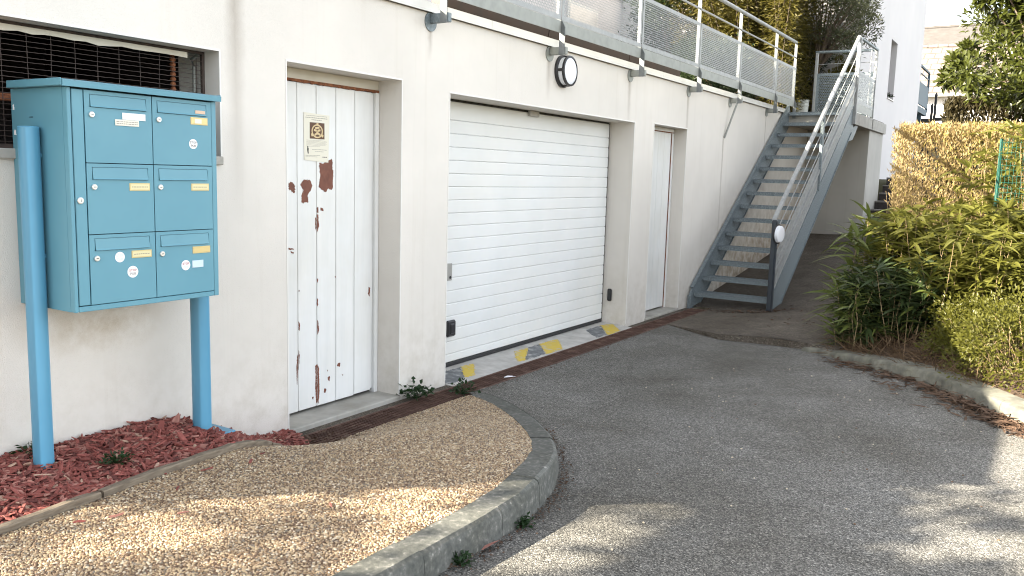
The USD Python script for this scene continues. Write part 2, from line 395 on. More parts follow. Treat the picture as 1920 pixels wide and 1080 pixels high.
M["timber"] = mat("weathered_timber", [(0.3, (0.11, 0.085, 0.06)), (0.6, (0.20, 0.16, 0.115)), (0.8, (0.29, 0.24, 0.18))], 14, 0.85, 0.4, 50, 0.003, stretch=(6, 1, 6))
M["galv"] = mat("galvanised_steel", [(0.3, (0.29, 0.30, 0.30)), (0.7, (0.39, 0.40, 0.395))], 20, 0.5, 0.0, metallic=0.25, big=(6.0, (0.75, 0.76, 0.74), 0.5))
M["post"] = mat("railing_post_steel", [(0.3, (0.13, 0.14, 0.14)), (0.7, (0.19, 0.20, 0.195))], 20, 0.6, 0.0, metallic=0.2)
M["galvdark"] = mat("galvanised_kickplate", [(0.3, (0.25, 0.26, 0.24)), (0.7, (0.34, 0.35, 0.325))], 16, 0.5, 0.0, metallic=0.3, big=(8.0, (0.75, 0.76, 0.72), 0.6))
M["stairsteel"] = mat("stair_steel", [(0.3, (0.125, 0.155, 0.168)), (0.55, (0.19, 0.225, 0.24)), (0.8, (0.32, 0.36, 0.375))], 60, 0.5, 0.2, 160, 0.002, metallic=0.3)
M["newel"] = flat("newel_paint", (0.028, 0.036, 0.045), 0.45)
M["blue"] = mat("letterbox_blue", [(0.3, (0.10, 0.268, 0.345)), (0.7, (0.125, 0.305, 0.38))], 1.6, 0.42, 0.06, 500, 0.001, big=(2.5, (0.88, 0.93, 0.95), 0.5))
M["bluepole"] = mat("pole_blue", [(0.3, (0.085, 0.27, 0.41)), (0.7, (0.105, 0.31, 0.46))], 2, 0.38, 0.05, 400, 0.001)
M["shadowgap"] = flat("letterbox_inside", (0.012, 0.03, 0.05), 0.8)
M["silver"] = flat("lock_metal", (0.72, 0.71, 0.68), 0.3, 0.7)
M["brass"] = flat("brass_plate", (0.62, 0.50, 0.24), 0.35, 0.4)
M["gold"] = flat("pale_gold_plate", (0.66, 0.60, 0.36), 0.4, 0.2)
M["whitepaper"] = flat("white_sticker", (0.80, 0.80, 0.82), 0.5)
M["cream"] = flat("cream_paper", (0.72, 0.69, 0.58), 0.35)
M["peach"] = flat("peach_label", (0.62, 0.45, 0.33), 0.5)
M["bluepaper"] = flat("pale_blue_label", (0.55, 0.66, 0.74), 0.5)
M["ink"] = flat("grey_ink", (0.22, 0.20, 0.18), 0.6)
M["inkred"] = flat("faded_red_ink", (0.45, 0.20, 0.20), 0.6)
M["inkbrown"] = flat("brown_print", (0.10, 0.045, 0.02), 0.5)
M["inktan"] = flat("tan_print", (0.62, 0.48, 0.26), 0.5)
M["inkblack"] = flat("black_ink", (0.02, 0.02, 0.02), 0.6)
M["bucket"] = mat("bucket_plastic", [(0.3, (0.50, 0.52, 0.47)), (0.7, (0.60, 0.61, 0.56))], 6, 0.5)
M["roof"] = mat("slate_roof", [(0.3, (0.075, 0.067, 0.063)), (0.7, (0.11, 0.10, 0.093))], 3, 0.9)
M["roof2"] = usdkit.material(stage, "/World/Looks/pale_tiles", {"geo": ("geometry", {}), "mp": ("mapping", {"scale": (1, 0, 1)}), "sx": ("separate_xyz", {}), "cb": ("combine_xyz", {}),
    "b": ("brick_texture", {"scale": 1.0, "brick_width": 0.42, "row_height": 0.30, "mortar_size": 0.03, "color1": (0.25, 0.20, 0.17), "color2": (0.20, 0.16, 0.14), "mortar": (0.10, 0.08, 0.07)}), "p": ("principled_bsdf", {"roughness": 0.8})},
    [("geo.position", "sx.vector"), ("sx.x", "cb.x"), ("sx.z", "cb.y"), ("cb.vector", "b.vector"), ("b.color", "p.base_color")], surface="p.BSDF")
M["balcony"] = flat("balcony_blue_grey", (0.055, 0.095, 0.12), 0.6)
M["fence"] = mat("dark_fence", [(0.3, (0.012, 0.012, 0.014)), (0.7, (0.03, 0.03, 0.03))], 10, 0.7)
M["step"] = mat("dark_steps", [(0.3, (0.035, 0.03, 0.03)), (0.7, (0.06, 0.052, 0.05))], 20, 0.9, 0.3, 80, 0.004)
M["stepnose"] = mat("step_nosing", [(0.3, (0.16, 0.15, 0.14)), (0.7, (0.24, 0.22, 0.20))], 20, 0.85)
M["terrace"] = mat("terrace_soil", [(0.3, (0.04, 0.025, 0.02)), (0.7, (0.09, 0.06, 0.045))], 12, 0.95, 0.5, 40, 0.02)
M["gapstrip"] = mat("gap_strip_brown", [(0.3, (0.016, 0.008, 0.007)), (0.7, (0.03, 0.013, 0.010))], 8, 0.6)  # near black, deep shade of the gap put into the strip colour
M["ground"] = mat("earth", [(0.3, (0.05, 0.055, 0.025)), (0.7, (0.10, 0.09, 0.05))], 2, 0.95)
M["bark"] = mat("bark", [(0.3, (0.07, 0.05, 0.035)), (0.7, (0.17, 0.13, 0.09))], 30, 0.9, 0.6, 60, 0.01, stretch=(3, 3, 0.7))
M["twig"] = mat("dry_twig", [(0.3, (0.22, 0.15, 0.08)), (0.7, (0.38, 0.28, 0.16))], 30, 0.9)
M["greennet"] = flat("green_netting", (0.008, 0.075, 0.055), 0.5)
M["straw"] = leafmat("dry_beech", [(0.0, (0.32, 0.24, 0.115)), (0.4, (0.52, 0.435, 0.23)), (0.75, (0.64, 0.565, 0.33)), (1.0, (0.72, 0.67, 0.46))], 0.6, 0.3)
M["strawgreen"] = leafmat("yellow_beech", [(0.0, (0.36, 0.30, 0.09)), (0.5, (0.54, 0.48, 0.16)), (1.0, (0.64, 0.60, 0.28))], 0.6, 0.35)
M["bamboo"] = leafmat("bamboo_leaf", [(0.0, (0.15, 0.15, 0.03)), (0.2, (0.33, 0.31, 0.07)), (0.55, (0.52, 0.47, 0.13)), (0.8, (0.60, 0.52, 0.24)), (1.0, (0.66, 0.58, 0.38))], 0.4, 0.5)  # sunlit copy of the bamboo leaf, sun yellow raised in its colour
M["bambooshaded"] = leafmat("bamboo_leaf_shaded", [(0.0, (0.04, 0.06, 0.02)), (0.45, (0.09, 0.12, 0.035)), (0.75, (0.19, 0.20, 0.08)), (1.0, (0.42, 0.37, 0.22))], 0.4, 0.3)  # shaded copy of the bamboo leaf, shade put into its colour
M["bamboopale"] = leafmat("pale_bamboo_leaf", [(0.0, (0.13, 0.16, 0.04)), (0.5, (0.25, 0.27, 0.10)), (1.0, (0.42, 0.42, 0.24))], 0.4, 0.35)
M["shrub"] = leafmat("shrub_leaf", [(0.0, (0.10, 0.10, 0.014)), (0.35, (0.28, 0.265, 0.035)), (0.85, (0.50, 0.45, 0.07)), (1.0, (0.36, 0.21, 0.06))], 0.45, 0.45)
M["laurel"] = leafmat("glossy_leaf", [(0.0, (0.06, 0.07, 0.012)), (0.3, (0.22, 0.225, 0.03)), (0.8, (0.42, 0.39, 0.06)), (1.0, (0.52, 0.43, 0.10))], 0.3, 0.35, 0.6)
M["brownhedge"] = leafmat("olive_hedge", [(0.0, (0.05, 0.04, 0.015)), (0.5, (0.11, 0.085, 0.03)), (1.0, (0.17, 0.14, 0.05))], 0.6, 0.3)
M["darkshrub"] = leafmat("dark_shrub_leaf", [(0.0, (0.025, 0.04, 0.012)), (0.6, (0.07, 0.095, 0.026)), (1.0, (0.15, 0.17, 0.06))], 0.45, 0.25)
M["golden"] = leafmat("golden_bamboo_leaf", [(0.0, (0.10, 0.085, 0.015)), (0.5, (0.20, 0.175, 0.03)), (0.85, (0.32, 0.27, 0.05)), (1.0, (0.30, 0.16, 0.04))], 0.5, 0.45)
M["olive"] = leafmat("olive_leaf", [(0.0, (0.09, 0.10, 0.05)), (0.6, (0.19, 0.205, 0.115)), (1.0, (0.32, 0.33, 0.22))], 0.5, 0.2)
M["strawgrass"] = leafmat("dead_straw", [(0.0, (0.12, 0.075, 0.04)), (0.4, (0.25, 0.17, 0.09)), (0.8, (0.40, 0.31, 0.18)), (1.0, (0.52, 0.44, 0.30))], 0.7, 0.1)
M["weed"] = leafmat("weed_leaf", [(0.0, (0.02, 0.05, 0.014)), (0.6, (0.045, 0.095, 0.022)), (1.0, (0.09, 0.15, 0.04))], 0.45, 0.3)
M["litter"] = leafmat("dead_leaf", [(0.0, (0.10, 0.06, 0.038)), (0.4, (0.23, 0.145, 0.09)), (0.8, (0.38, 0.28, 0.18)), (1.0, (0.54, 0.45, 0.32))], 0.7, 0.1)
CHIPS = [mat("chip_red_a", [(0.3, (0.185, 0.048, 0.038)), (0.7, (0.29, 0.082, 0.064))], 40, 0.8), mat("chip_red_b", [(0.3, (0.085, 0.024, 0.02)), (0.7, (0.15, 0.041, 0.033))], 40, 0.85),
         mat("chip_pink", [(0.3, (0.29, 0.115, 0.09)), (0.7, (0.40, 0.19, 0.15))], 40, 0.8), mat("chip_bare", [(0.3, (0.36, 0.22, 0.16)), (0.7, (0.48, 0.33, 0.24))], 40, 0.8)]
PEB = [flat("pebble_cream", (0.43, 0.325, 0.20), 0.45), flat("pebble_tan", (0.29, 0.195, 0.11), 0.45), flat("pebble_brown", (0.13, 0.078, 0.046), 0.5), flat("pebble_white", (0.58, 0.49, 0.36), 0.45), flat("pebble_grey", (0.20, 0.165, 0.125), 0.5)]

# ------------------------------------------------------------------ setting: ground, drive, pavement, path
def zg(x, y):
    return -0.35 + 1.98 * S((y - 16.0) / 1.2) * S((x + 20) / 10) + 1.6 * S((y - 21) / 14) + 0.002 * np.clip(y - 40, 0, 200)


gx = np.concatenate([np.linspace(-250, -12, 12), np.linspace(-9, 14, 24), np.linspace(20, 250, 12)])
gy = np.concatenate([np.linspace(-250, -20, 12), np.linspace(-16, 40, 57), np.linspace(46, 300, 14)])
GX, GY = np.meshgrid(gx, gy, indexing="ij")
nyy = len(gy)
gi = np.array([[i * nyy + j, (i + 1) * nyy + j, (i + 1) * nyy + j + 1, i * nyy + j + 1] for i in range(len(gx) - 1) for j in range(nyy - 1)])
obj("ground", (np.column_stack([GX.ravel(), GY.ravel(), zg(GX.ravel(), GY.ravel())]), gi), M["ground"], kind="structure", smooth=True)

INNER = [(1.80, -3.0), (1.80, 0.3), (1.806, 1.3), (1.81, 2.09), (1.812, 2.324), (1.815, 2.50), (1.803, 2.771), (1.765, 2.96), (1.705, 3.17), (1.60, 3.40), (1.462, 3.627), (1.32, 3.83), (1.167, 4.016), (0.99, 4.22), (0.816, 4.389), (0.64, 4.53), (0.50, 4.60), (0.37, 4.64)]
inner = np.array(INNER)


def offset_line(p, d):
    t = np.gradient(p, axis=0); t /= np.linalg.norm(t, axis=1)[:, None]
    return p + d * np.column_stack([t[:, 1], -t[:, 0]])


outer = offset_line(inner, 0.13)
TIMBER = np.array([(0.70, -1.0), (0.69, 0.4), (0.668, 1.415), (0.640, 1.75), (0.600, 2.10), (0.590, 2.35), (0.560, 2.60), (0.515, 2.80)])
pave_poly = sbox(-8, -3, 0.73, 0.94).union(Polygon([(0.72, -3.0)] + [tuple(p) for p in TIMBER[::1] + [0.02, 0]] + [(0.47, 2.93), (0.43, 3.12), (0.40, 3.3), (0.37, 3.45), (0.36, 3.9), (0.355, 4.4), (0.36, 4.63)] + [tuple(p) for p in inner[::-1]]).buffer(0))
obj("pavement", sheet(pave_poly, zs, 0.08), M["bed"], kind="structure", smooth=True)

drive_poly = Polygon([(0.30, 4.72), (0.30, 8.75), (2.05, 8.75), (2.2, 7.6), (2.62, 7.25), (3.05, 6.75), (3.45, 6.2), (3.75, 5.7), (4.6, 4.9), (9, 4.4), (9, -14), (1.7, -14)] + [tuple(p) for p in (inner * 0.5 + outer * 0.5)]).buffer(0)
obj("driveway", sheet(drive_poly, za, 0.25), M["asphalt"], kind="structure", smooth=True)
path_poly = Polygon([(0.30, 8.35), (1.02, 7.86), (1.5, 7.82), (1.85, 7.74), (2.15, 7.60), (2.35, 8.2), (2.3, 9.5), (2.1, 12), (2.0, 15.3), (-0.05, 15.3), (-0.05, 9.75), (0.30, 9.75)])
ppm = sheet(path_poly, zp, 0.2)
edge = trimesh.util.concatenate([bar((a[0], a[1], zp(a[0], a[1]) - 0.052), (b[0], b[1], zp(b[0], b[1]) - 0.052), 0.012, 0.10) for a, b in zip([(0.30, 8.35), (1.02, 7.86), (1.5, 7.82), (1.85, 7.74)], [(1.02, 7.86), (1.5, 7.82), (1.85, 7.74), (2.15, 7.60)])])
obj("path", cat_(ppm, edge), M["path"], kind="structure", smooth=30)


def zbed(x, y):
    d = y - (7.62 - np.clip(x - 2.25, -0.3, 3) * 1.02)
    nz = meshkit.noise(np.column_stack([np.ravel(x) * 2, np.ravel(y) * 2, np.zeros(np.size(x))])).reshape(np.shape(x)) - 0.5
    return za(x, y) + 0.012 + 0.055 * S((x - 1.95) / 1.0) + 0.20 * S(d / 1.6) + 0.95 * S((y - 9) / 6) + 0.35 * S((y - 15) / 2) + 0.07 * nz * S((d - 0.02) / 0.5)


bed_poly = Polygon([(1.99, 7.74), (2.20, 7.58), (2.66, 7.12), (3.09, 6.70), (3.49, 6.15), (3.79, 5.7), (4.6, 4.9), (9, 4.5), (9, 17.2), (2.02, 17.2), (2.02, 12), (2.28, 9.5)])
obj("planting_bed", sheet(bed_poly, zbed, 0.3), M["soil"], kind="structure", smooth=True)
side = [(2.28, 9.5), (2.02, 12), (2.02, 17.2)]
mulch_poly = Polygon([(0.004, 0.95), (-0.3, 0.94), (-0.3, -1.0)] + [tuple(p) for p in TIMBER - [0.02, 0]] + [(0.46, 2.95), (0.40, 3.15), (0.20, 3.28), (0.004, 3.32)])


def zm(x, y):
    n = meshkit.noise(np.column_stack([np.ravel(x) * 5, np.ravel(y) * 5, np.zeros(np.size(x))]), 3).reshape(np.shape(x))
    mound = 0.035 * np.exp(-((x - 0.1) / 0.28) ** 2) * (1 - S((y - 2.5) / 0.8))
    return zs(x, y) - 0.008 + mound + 0.02 * (n - 0.4)


obj("mulch_bed", sheet(mulch_poly, zm, 0.06), M["mulchsoil"], kind="structure", smooth=True)


def kerb(name, inn, out, topf, botf, cuts, m, label=None):
    """a run of kerb stones, each a mesh of its own"""
    k = thing(name, None, None, (inn[len(inn) // 2][0], inn[len(inn) // 2][1], 0), kind="structure")
    for a, b in zip(cuts[:-1], cuts[1:]):
        L, ts = len(inn) - 1, np.linspace(a, b, max(3, int((b - a) * 4)))
        ip = np.column_stack([np.interp(ts, np.arange(L + 1), inn[:, i]) for i in (0, 1)])
        op = np.column_stack([np.interp(ts, np.arange(L + 1), out[:, i]) for i in (0, 1)])
        ip[0] += (ip[1] - ip[0]) / np.linalg.norm(ip[1] - ip[0]) * 0.003; op[0] += (op[1] - op[0]) / np.linalg.norm(op[1] - op[0]) * 0.003
        dz = RNG.uniform(-0.004, 0.004)
        rings = []
        for p, q in zip(ip, op):
            w = (q - p)
            prof = [(p, botf(*q) - 0.12), (p, topf(*p) + dz), (p + 0.82 * w, topf(*p) + dz), (p + 0.94 * w, topf(*p) + dz - 0.010), (q, topf(*p) + dz - 0.030 if topf(*p) - botf(*q) > 0.05 else topf(*p) + dz - 0.006), (q + 0.1 * w, botf(*q) - 0.12)]
            rings.append([[c[0], c[1], z] for c, z in prof])
        R = np.array(rings); n = R.shape[1]; V = R.reshape(-1, 3); F = []
        for i in range(len(R) - 1):
            for j in range(n - 1):
                F += [[i * n + j, (i + 1) * n + j, (i + 1) * n + j + 1], [i * n + j, (i + 1) * n + j + 1, i * n + j + 1]]
        for e in (0, len(R) - 1):
            F += [[e * n, e * n + j, e * n + j + 1] for j in range(1, n - 1)]
        # sub-divide and roughen the edges
        me = trimesh.Trimesh(V, np.array(F), process=False)
        obj("kerb_stone", me, m, k, smooth=25)
    return k


kerb("kerb", inner, outer, lambda x, y: float(zs(x, y)) + 0.004, lambda x, y: float(za(x, y)), [0, 1, 2.0, 3.2, 5.4, 6.9, 8.7, 10.4, 12.3, 14.3, 17], M["kerb"])
rin = np.array([(1.98, 7.78), (2.25, 7.62), (2.50, 7.38), (2.72, 7.30 - 0.12), (2.95, 6.98), (3.15, 6.78), (3.35, 6.50), (3.55, 6.22), (3.85, 5.78), (4.7, 5.0)])
rout = rin + np.array([-0.13, -0.13])
kerb("kerb", rin, rout, lambda x, y: float(za(x, y)) + 0.03 + 0.065 * float(S((x - 1.95) / 1.0)), lambda x, y: float(za(x, y)), [0, 1.2, 2.6, 4.1, 5.6, 7.1, 8, 9], M["kerb2"])

# ------------------------------------------------------------------ the garage wall with everything fixed in it
bld = thing("garage_building", "long white rendered garage wall with door openings below the terrace", "building", (0, 7, 0))
WT = 0.32
D1, GA, D2, WI = (3.345, 4.327, -0.4, 2.107), (4.845, 7.95, -0.4, 2.075), (8.45, 9.40, -0.4, 2.095), (1.32, 2.90, 1.575, 2.10)
WE = 1.0
wall = Polygon([(WE, -0.4), (15.0, -0.4), (15.0, 2.572), (WE, 2.572)])
for o in (D1, GA, D2, WI):
    wall = wall.difference(sbox(o[0], o[2], o[1], o[3]))
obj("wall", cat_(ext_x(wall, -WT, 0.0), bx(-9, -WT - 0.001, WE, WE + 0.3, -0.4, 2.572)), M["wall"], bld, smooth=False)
# corner beads round the openings, a little proud
for o in (D1, GA, D2, WI):
    for y, s_ in ((o[0], -1), (o[1], 1)):
        obj("corner_bead", bx(-0.004, 0.0025, min(y - s_ * 0.0022, y + s_ * 0.008), max(y - s_ * 0.0022, y + s_ * 0.008), max(o[2], 0.026), o[3] + 0.008, 0.001), M["bead"], bld, smooth=False)
    obj("corner_bead", bx(-0.004, 0.0025, o[0] + 0.0023, o[1] - 0.0023, o[3] - 0.0022, o[3] + 0.008, 0.001), M["bead"], bld, smooth=False)
yb = [WE - 0.03, 2.05, 5.3, 8.55, 11.8, 13.55]
for a, b in zip(yb[:-1], yb[1:]):
    prof = Polygon([(-0.36, 2.578), (0.028, 2.578), (0.028, 2.572), (0.032, 2.572), (0.032, 2.634), (-0.36, 2.640)])
    obj("coping", ext_y(prof, a + 0.002, b - 0.002), M["coping"], bld, smooth=False)
# rooms behind the openings, open to the front
def room(y0, y1, z0, z1, x0=-WT - 0.004, d=1.6):
    return cat_(bx(x0 - d - 0.05, x0 - d, y0, y1, z0, z1), bx(x0 - d, x0, y0 - 0.05, y0, z0, z1), bx(x0 - d, x0, y1, y1 + 0.05, z0, z1), bx(x0 - d, x0, y0 - 0.05, y1 + 0.05, z0 - 0.05, z0), bx(x0 - d, x0, y0 - 0.05, y1 + 0.05, z1, z1 + 0.05))


obj("room", room(1.32, 3.1, 0.6, 2.25), M["dark"], bld, smooth=False)
# window with rusty wire grille
obj("window_sill", cat_(bx(-WT, 0.018, WI[0] - 0.03, WI[1] + 0.004, 1.533, 1.5755, 0.004)), M["concrete"], bld)
gr = obj("window_grille", cat_(bx(-0.128, -0.112, WI[0], WI[0] + 0.02, WI[2], WI[3] - 0.002), bx(-0.128, -0.112, WI[1] - 0.016, WI[1] - 0.002, WI[2], WI[3] - 0.002), bx(-0.128, -0.112, WI[0], WI[1], WI[2], WI[2] + 0.02)), M["wire"], bld)
for i in range(23):
    z = WI[2] + 0.03 + i * 0.0222
    y = np.linspace(WI[0], WI[1] - 0.01, 9)
    obj("wire", path_tube(np.column_stack([np.full(9, -0.115) + RNG.normal(0, 0.0015, 9), y, z + RNG.normal(0, 0.0016, 9)]), 0.0014, 5), M["wire"], gr, smooth=True)
for i in range(15):
    y = WI[0] + 0.05 + i * 0.106
    obj("wire", path_tube([(-0.119, y, WI[2]), (-0.119, y + RNG.normal(0, 0.003), 1.85), (-0.119, y, 2.068)], 0.0017, 5), M["wire"], gr, smooth=True)
# peeling head strip, rusted rod, inner rail
yy = np.linspace(WI[0], WI[1] - 0.11, 26)
lowz = 2.058 + RNG.uniform(-0.007, 0.007, 26)
strip = Polygon([(y, z) for y, z in zip(yy, lowz)] + [(y, 2.084) for y in yy[::-1]])
obj("head_strip", ext_x(strip, -0.108, -0.102), M["head"], bld, smooth=False)
obj("head_strip", bx(-0.128, -0.11, WI[0], WI[1] - 0.003, 2.0855, 2.0985), M["wire"], bld)
rod = [lathe([(0.0, 0), (0.012, 0.004), (0.015, 0.012), (0.012, 0.02), (0.007, 0.024)], (-0.145, 2.735, 1.60 + 0.024 * k), n=8) for k in range(20)]
obj("rusty_rod", cat_(*rod), M["rust"], bld, smooth=True, label="beaded rusty rod behind the window wires")
obj("rusty_bar", bx(-0.18, -0.14, 1.33, 1.97, 1.775, 1.805, 0.004), M["rust"], bld)
obj("conduit", path_tube([(-0.16, 2.87, 1.58), (-0.16, 2.87, 2.02), (-0.15, 2.85, 2.06), (-0.10, 2.84, 2.075)], 0.009, 6), M["galvdark"], bld, smooth=True)

# painted plank door with primer showing
door = obj("door", cat_(bx(-0.232, -0.203, D1[0] + 0.002, 4.262, 0.045, 2.028), bx(-0.236, -0.188, 4.288, D1[1] - 0.002, 0.02, 2.03, 0.003)), M["door"], bld, label="white plank door with peeling paint and brown bare patches")
pb = [3.44, 3.607, 3.764, 3.93, 4.10, 4.264]
pb = [3.347] + pb[1:]
for a, b in zip(pb[:-1], pb[1:]):
    obj("plank", bx(-0.204, -0.1975 + RNG.uniform(-0.0006, 0.0006), a + 0.0018, b - 0.0018, 0.038 + RNG.uniform(0, 0.008), 2.026, 0.003), M["door"], door, smooth=False)
obj("plank", bx(-0.215, -0.206, 4.266, 4.2865, 0.05, 2.026, 0.003), M["door"], door, smooth=False)
PATCH = [[[3.785, 1.564], [3.821, 1.559], [3.848, 1.576], [3.88, 1.583], [3.894, 1.59], [3.904, 1.518], [3.904, 1.409], [3.885, 1.399], [3.862, 1.409], [3.843, 1.386], [3.807, 1.396], [3.784, 1.419], [3.794, 1.5]], [[3.631, 1.434], [3.661, 1.46], [3.705, 1.46], [3.731, 1.428], [3.713, 1.396], [3.691, 1.37], [3.695, 1.325], [3.643, 1.323], [3.639, 1.361], [3.656, 1.396]], [[3.538, 1.443], [3.567, 1.446], [3.588, 1.424], [3.584, 1.377], [3.555, 1.396], [3.538, 1.402]], [[3.766, 1.295], [3.779, 1.295], [3.779, 1.256], [3.766, 1.259]], [[3.767, 1.25], [3.779, 1.249], [3.784, 1.174], [3.767, 1.138]], [[3.752, 1.23], [3.762, 1.23], [3.762, 1.15], [3.754, 1.165]], [[3.793, 1.291], [3.82, 1.284], [3.825, 1.265], [3.797, 1.275]], [[3.767, 0.31], [3.781, 0.283], [3.785, 0.127], [3.775, 0.053], [3.767, 0.064]], [[3.748, 0.3], [3.762, 0.31], [3.762, 0.06], [3.757, 0.064], [3.748, 0.169], [3.753, 0.237]], [[3.610, 0.431], [3.619, 0.386], [3.614, 0.347], [3.610, 0.30]], [[3.600, 0.40], [3.604, 0.36], [3.601, 0.282], [3.596, 0.199], [3.592, 0.317]], [[3.610, 0.602], [3.621, 0.591], [3.62, 0.545], [3.612, 0.553]], [[3.766, 0.592], [3.777, 0.577], [3.782, 0.522], [3.768, 0.5]], [[3.947, 0.285], [3.971, 0.284], [3.967, 0.257], [3.942, 0.264]], [[3.856, 0.21], [3.875, 0.214], [3.875, 0.179], [3.86, 0.188]], [[3.827, 0.143], [3.846, 0.135], [3.836, 0.109], [3.822, 0.119]], [[4.239, 0.754], [4.254, 0.745], [4.25, 0.688], [4.234, 0.704]], [[3.611, 0.793], [3.622, 0.798], [3.618, 0.776]], [[3.766, 0.854], [3.773, 0.853], [3.773, 0.826], [3.766, 0.827]], [[3.766, 0.727], [3.773, 0.726], [3.773, 0.675], [3.766, 0.683]], [[3.535, 1.056], [3.577, 1.051], [3.577, 1.044], [3.535, 1.047]], [[3.551, 1.036], [3.577, 1.028], [3.572, 1.019], [3.555, 1.023]], [[3.923, 0.857], [3.928, 0.856], [3.928, 0.839], [3.923, 0.843]], [[3.851, 0.26], [3.86, 0.255], [3.856, 0.245]], [[3.72, 0.106], [3.734, 0.11], [3.729, 0.087]], [[3.986, 0.203], [3.996, 0.201], [3.996, 0.191]]]


def ragged(poly, amp, seed):
    r = np.random.default_rng(seed)
    ln = Polygon(poly).exterior
    n = max(10, int(ln.length / 0.006))
    pts = [np.array(ln.interpolate(i / n, normalized=True).coords[0]) + r.normal(0, amp, 2) for i in range(n)]
    return Polygon(pts).buffer(0)


pm = []
for i, p in enumerate(PATCH):
    a = 0.0028 if i < 3 else 0.0012
    g = ragged(p, a, i)
    for h in getattr(g, "geoms", [g]):
        if h.area > 1e-6:
            pm.append(ext_x(h, -0.1975, -0.1962))
for p in pm:
    obj("bare_patch", p, M["oldwood"], door, smooth=False)
obj("door_head", bx(-0.235, -0.196, D1[0] + 0.002, D1[1] - 0.002, 2.046, 2.105), M["head"], bld)
rl = np.linspace(D1[0] + 0.003, D1[1] - 0.003, 60)
rs = Polygon([(y, 2.030 + RNG.uniform(-0.006, 0.004)) for y in rl] + [(y, 2.0455) for y in rl[::-1]]).buffer(0)
obj("rust_strip", ext_x(rs, -0.202, -0.190), M["rust"], bld, smooth=False)
obj("door_sill", cat_(bx(-WT, 0.012, D1[0] - 0.012, D1[1] + 0.01, -0.2, 0.024, 0.006)), M["concrete"], bld)
obj("dark_backing", bx(-0.30, -0.24, D1[0] + 0.001, D1[1] - 0.001, -0.1, 2.1), M["dark"], bld)

# sectional garage door
gd = obj("sectional_door", cat_(bx(-0.33, -0.300, GA[0], GA[1] - 0.004, 0.0, GA[3] - 0.002)), M["dark"], bld, label="white ribbed sectional garage door")
zl = [0.052] + [0.117 + 0.1001 * k for k in range(20)]
zl[-1] = 2.058
for a, b in zip(zl[:-1], zl[1:]):
    pr = Polygon([(-0.296, a + 0.001), (-0.272, a + 0.001), (-0.266, a + 0.007), (-0.2655, a + 0.05), (-0.266, b - 0.007), (-0.272, b - 0.001), (-0.296, b - 0.001)])
    obj("door_slat", ext_y(pr, GA[0] + 0.01, 7.922), M["slat"], gd, smooth=False)
obj("bottom_seal", bx(-0.30, -0.262, GA[0] + 0.005, 7.925, 0.018, 0.050, 0.005), M["black"], gd)
obj("side_seal", bx(-0.30, -0.272, 7.9235, 7.9485, 0.02, 2.06), M["black"], gd)
obj("top_seal", bx(-0.298, -0.268, GA[0] + 0.003, 7.9225, 2.0585, 2.0735), M["black"], gd)
obj("handle", cat_(bx(-0.2655, -0.225, 5.205, 5.285, 0.275, 0.375, 0.018), bx(-0.2655, -0.235, 5.19, 5.30, 0.26, 0.39, 0.012)), M["plastic"], gd)
lp = obj("lock_plate", bx(-0.266, -0.258, 5.205, 5.262, 0.70, 0.835, 0.003), M["greyplate"], gd)
obj("keyhole", lathe([(0.0, 0.0), (0.011, 0.0), (0.011, 0.004), (0.0, 0.004)], (-0.258, 5.236, 0.725), (1, 0, 0), 14), M["plastic"], lp)
obj("motor_bracket", bx(-0.264, -0.235, 6.32, 6.47, 2.025, 2.0735, 0.003), M["greyplate"], gd)
obj("pull_handle", cat_(bx(-0.215, -0.165, 7.925, 7.9495, 0.245, 0.375, 0.012)), M["plastic"], bld)
th_poly = Polygon([(-WT, -0.2), (0.085, -0.2), (0.085, -0.004), (-0.24, 0.017), (-WT, 0.017)])
th = obj("threshold", ext_y(th_poly, GA[0] + 0.001, GA[1] - 0.001), M["thresh"], bld, smooth=False)


def on_threshold(poly, dz):
    g = ragged(poly, 0.006, int(poly[0][1] * 100)).intersection(sbox(-0.236, GA[0] + 0.003, 0.083, GA[1] - 0.003))
    g = max(getattr(g, "geoms", [g]), key=lambda q: q.area)
    m = ext_z(g, 0, 0.002); v = m.vertices.copy()
    v[:, 2] += -0.004 + (0.085 - v[:, 0]) / 0.325 * 0.021 + dz
    m.vertices = v
    return m


for p in ([(-0.201, 5.329), (-0.18, 5.468), (0.02, 5.194), (0.0, 5.090)], [(-0.178, 6.081), (-0.171, 6.291), (0.038, 5.904), (0.019, 5.81)], [(-0.18, 6.506), (-0.163, 6.805), (0.05, 6.527), (0.05, 6.232)], [(-0.18, 7.741), (-0.132, 7.914), (0.062, 7.682), (0.073, 7.392)]):
    obj("yellow_stripe", on_threshold(p, 0.0006), M["yellow"], th, smooth=False)
for p in ([(-0.21, 4.90), (-0.19, 5.30), (0.0, 5.085), (0.04, 4.86)], [(-0.175, 6.295), (-0.17, 6.50), (0.04, 6.226), (0.04, 5.91)], [(-0.172, 7.40), (-0.175, 7.735), (0.06, 7.386), (0.05, 7.20)]):
    obj("grey_stripe", on_threshold(p, 0.0004), M["greypaint"], th, smooth=False)

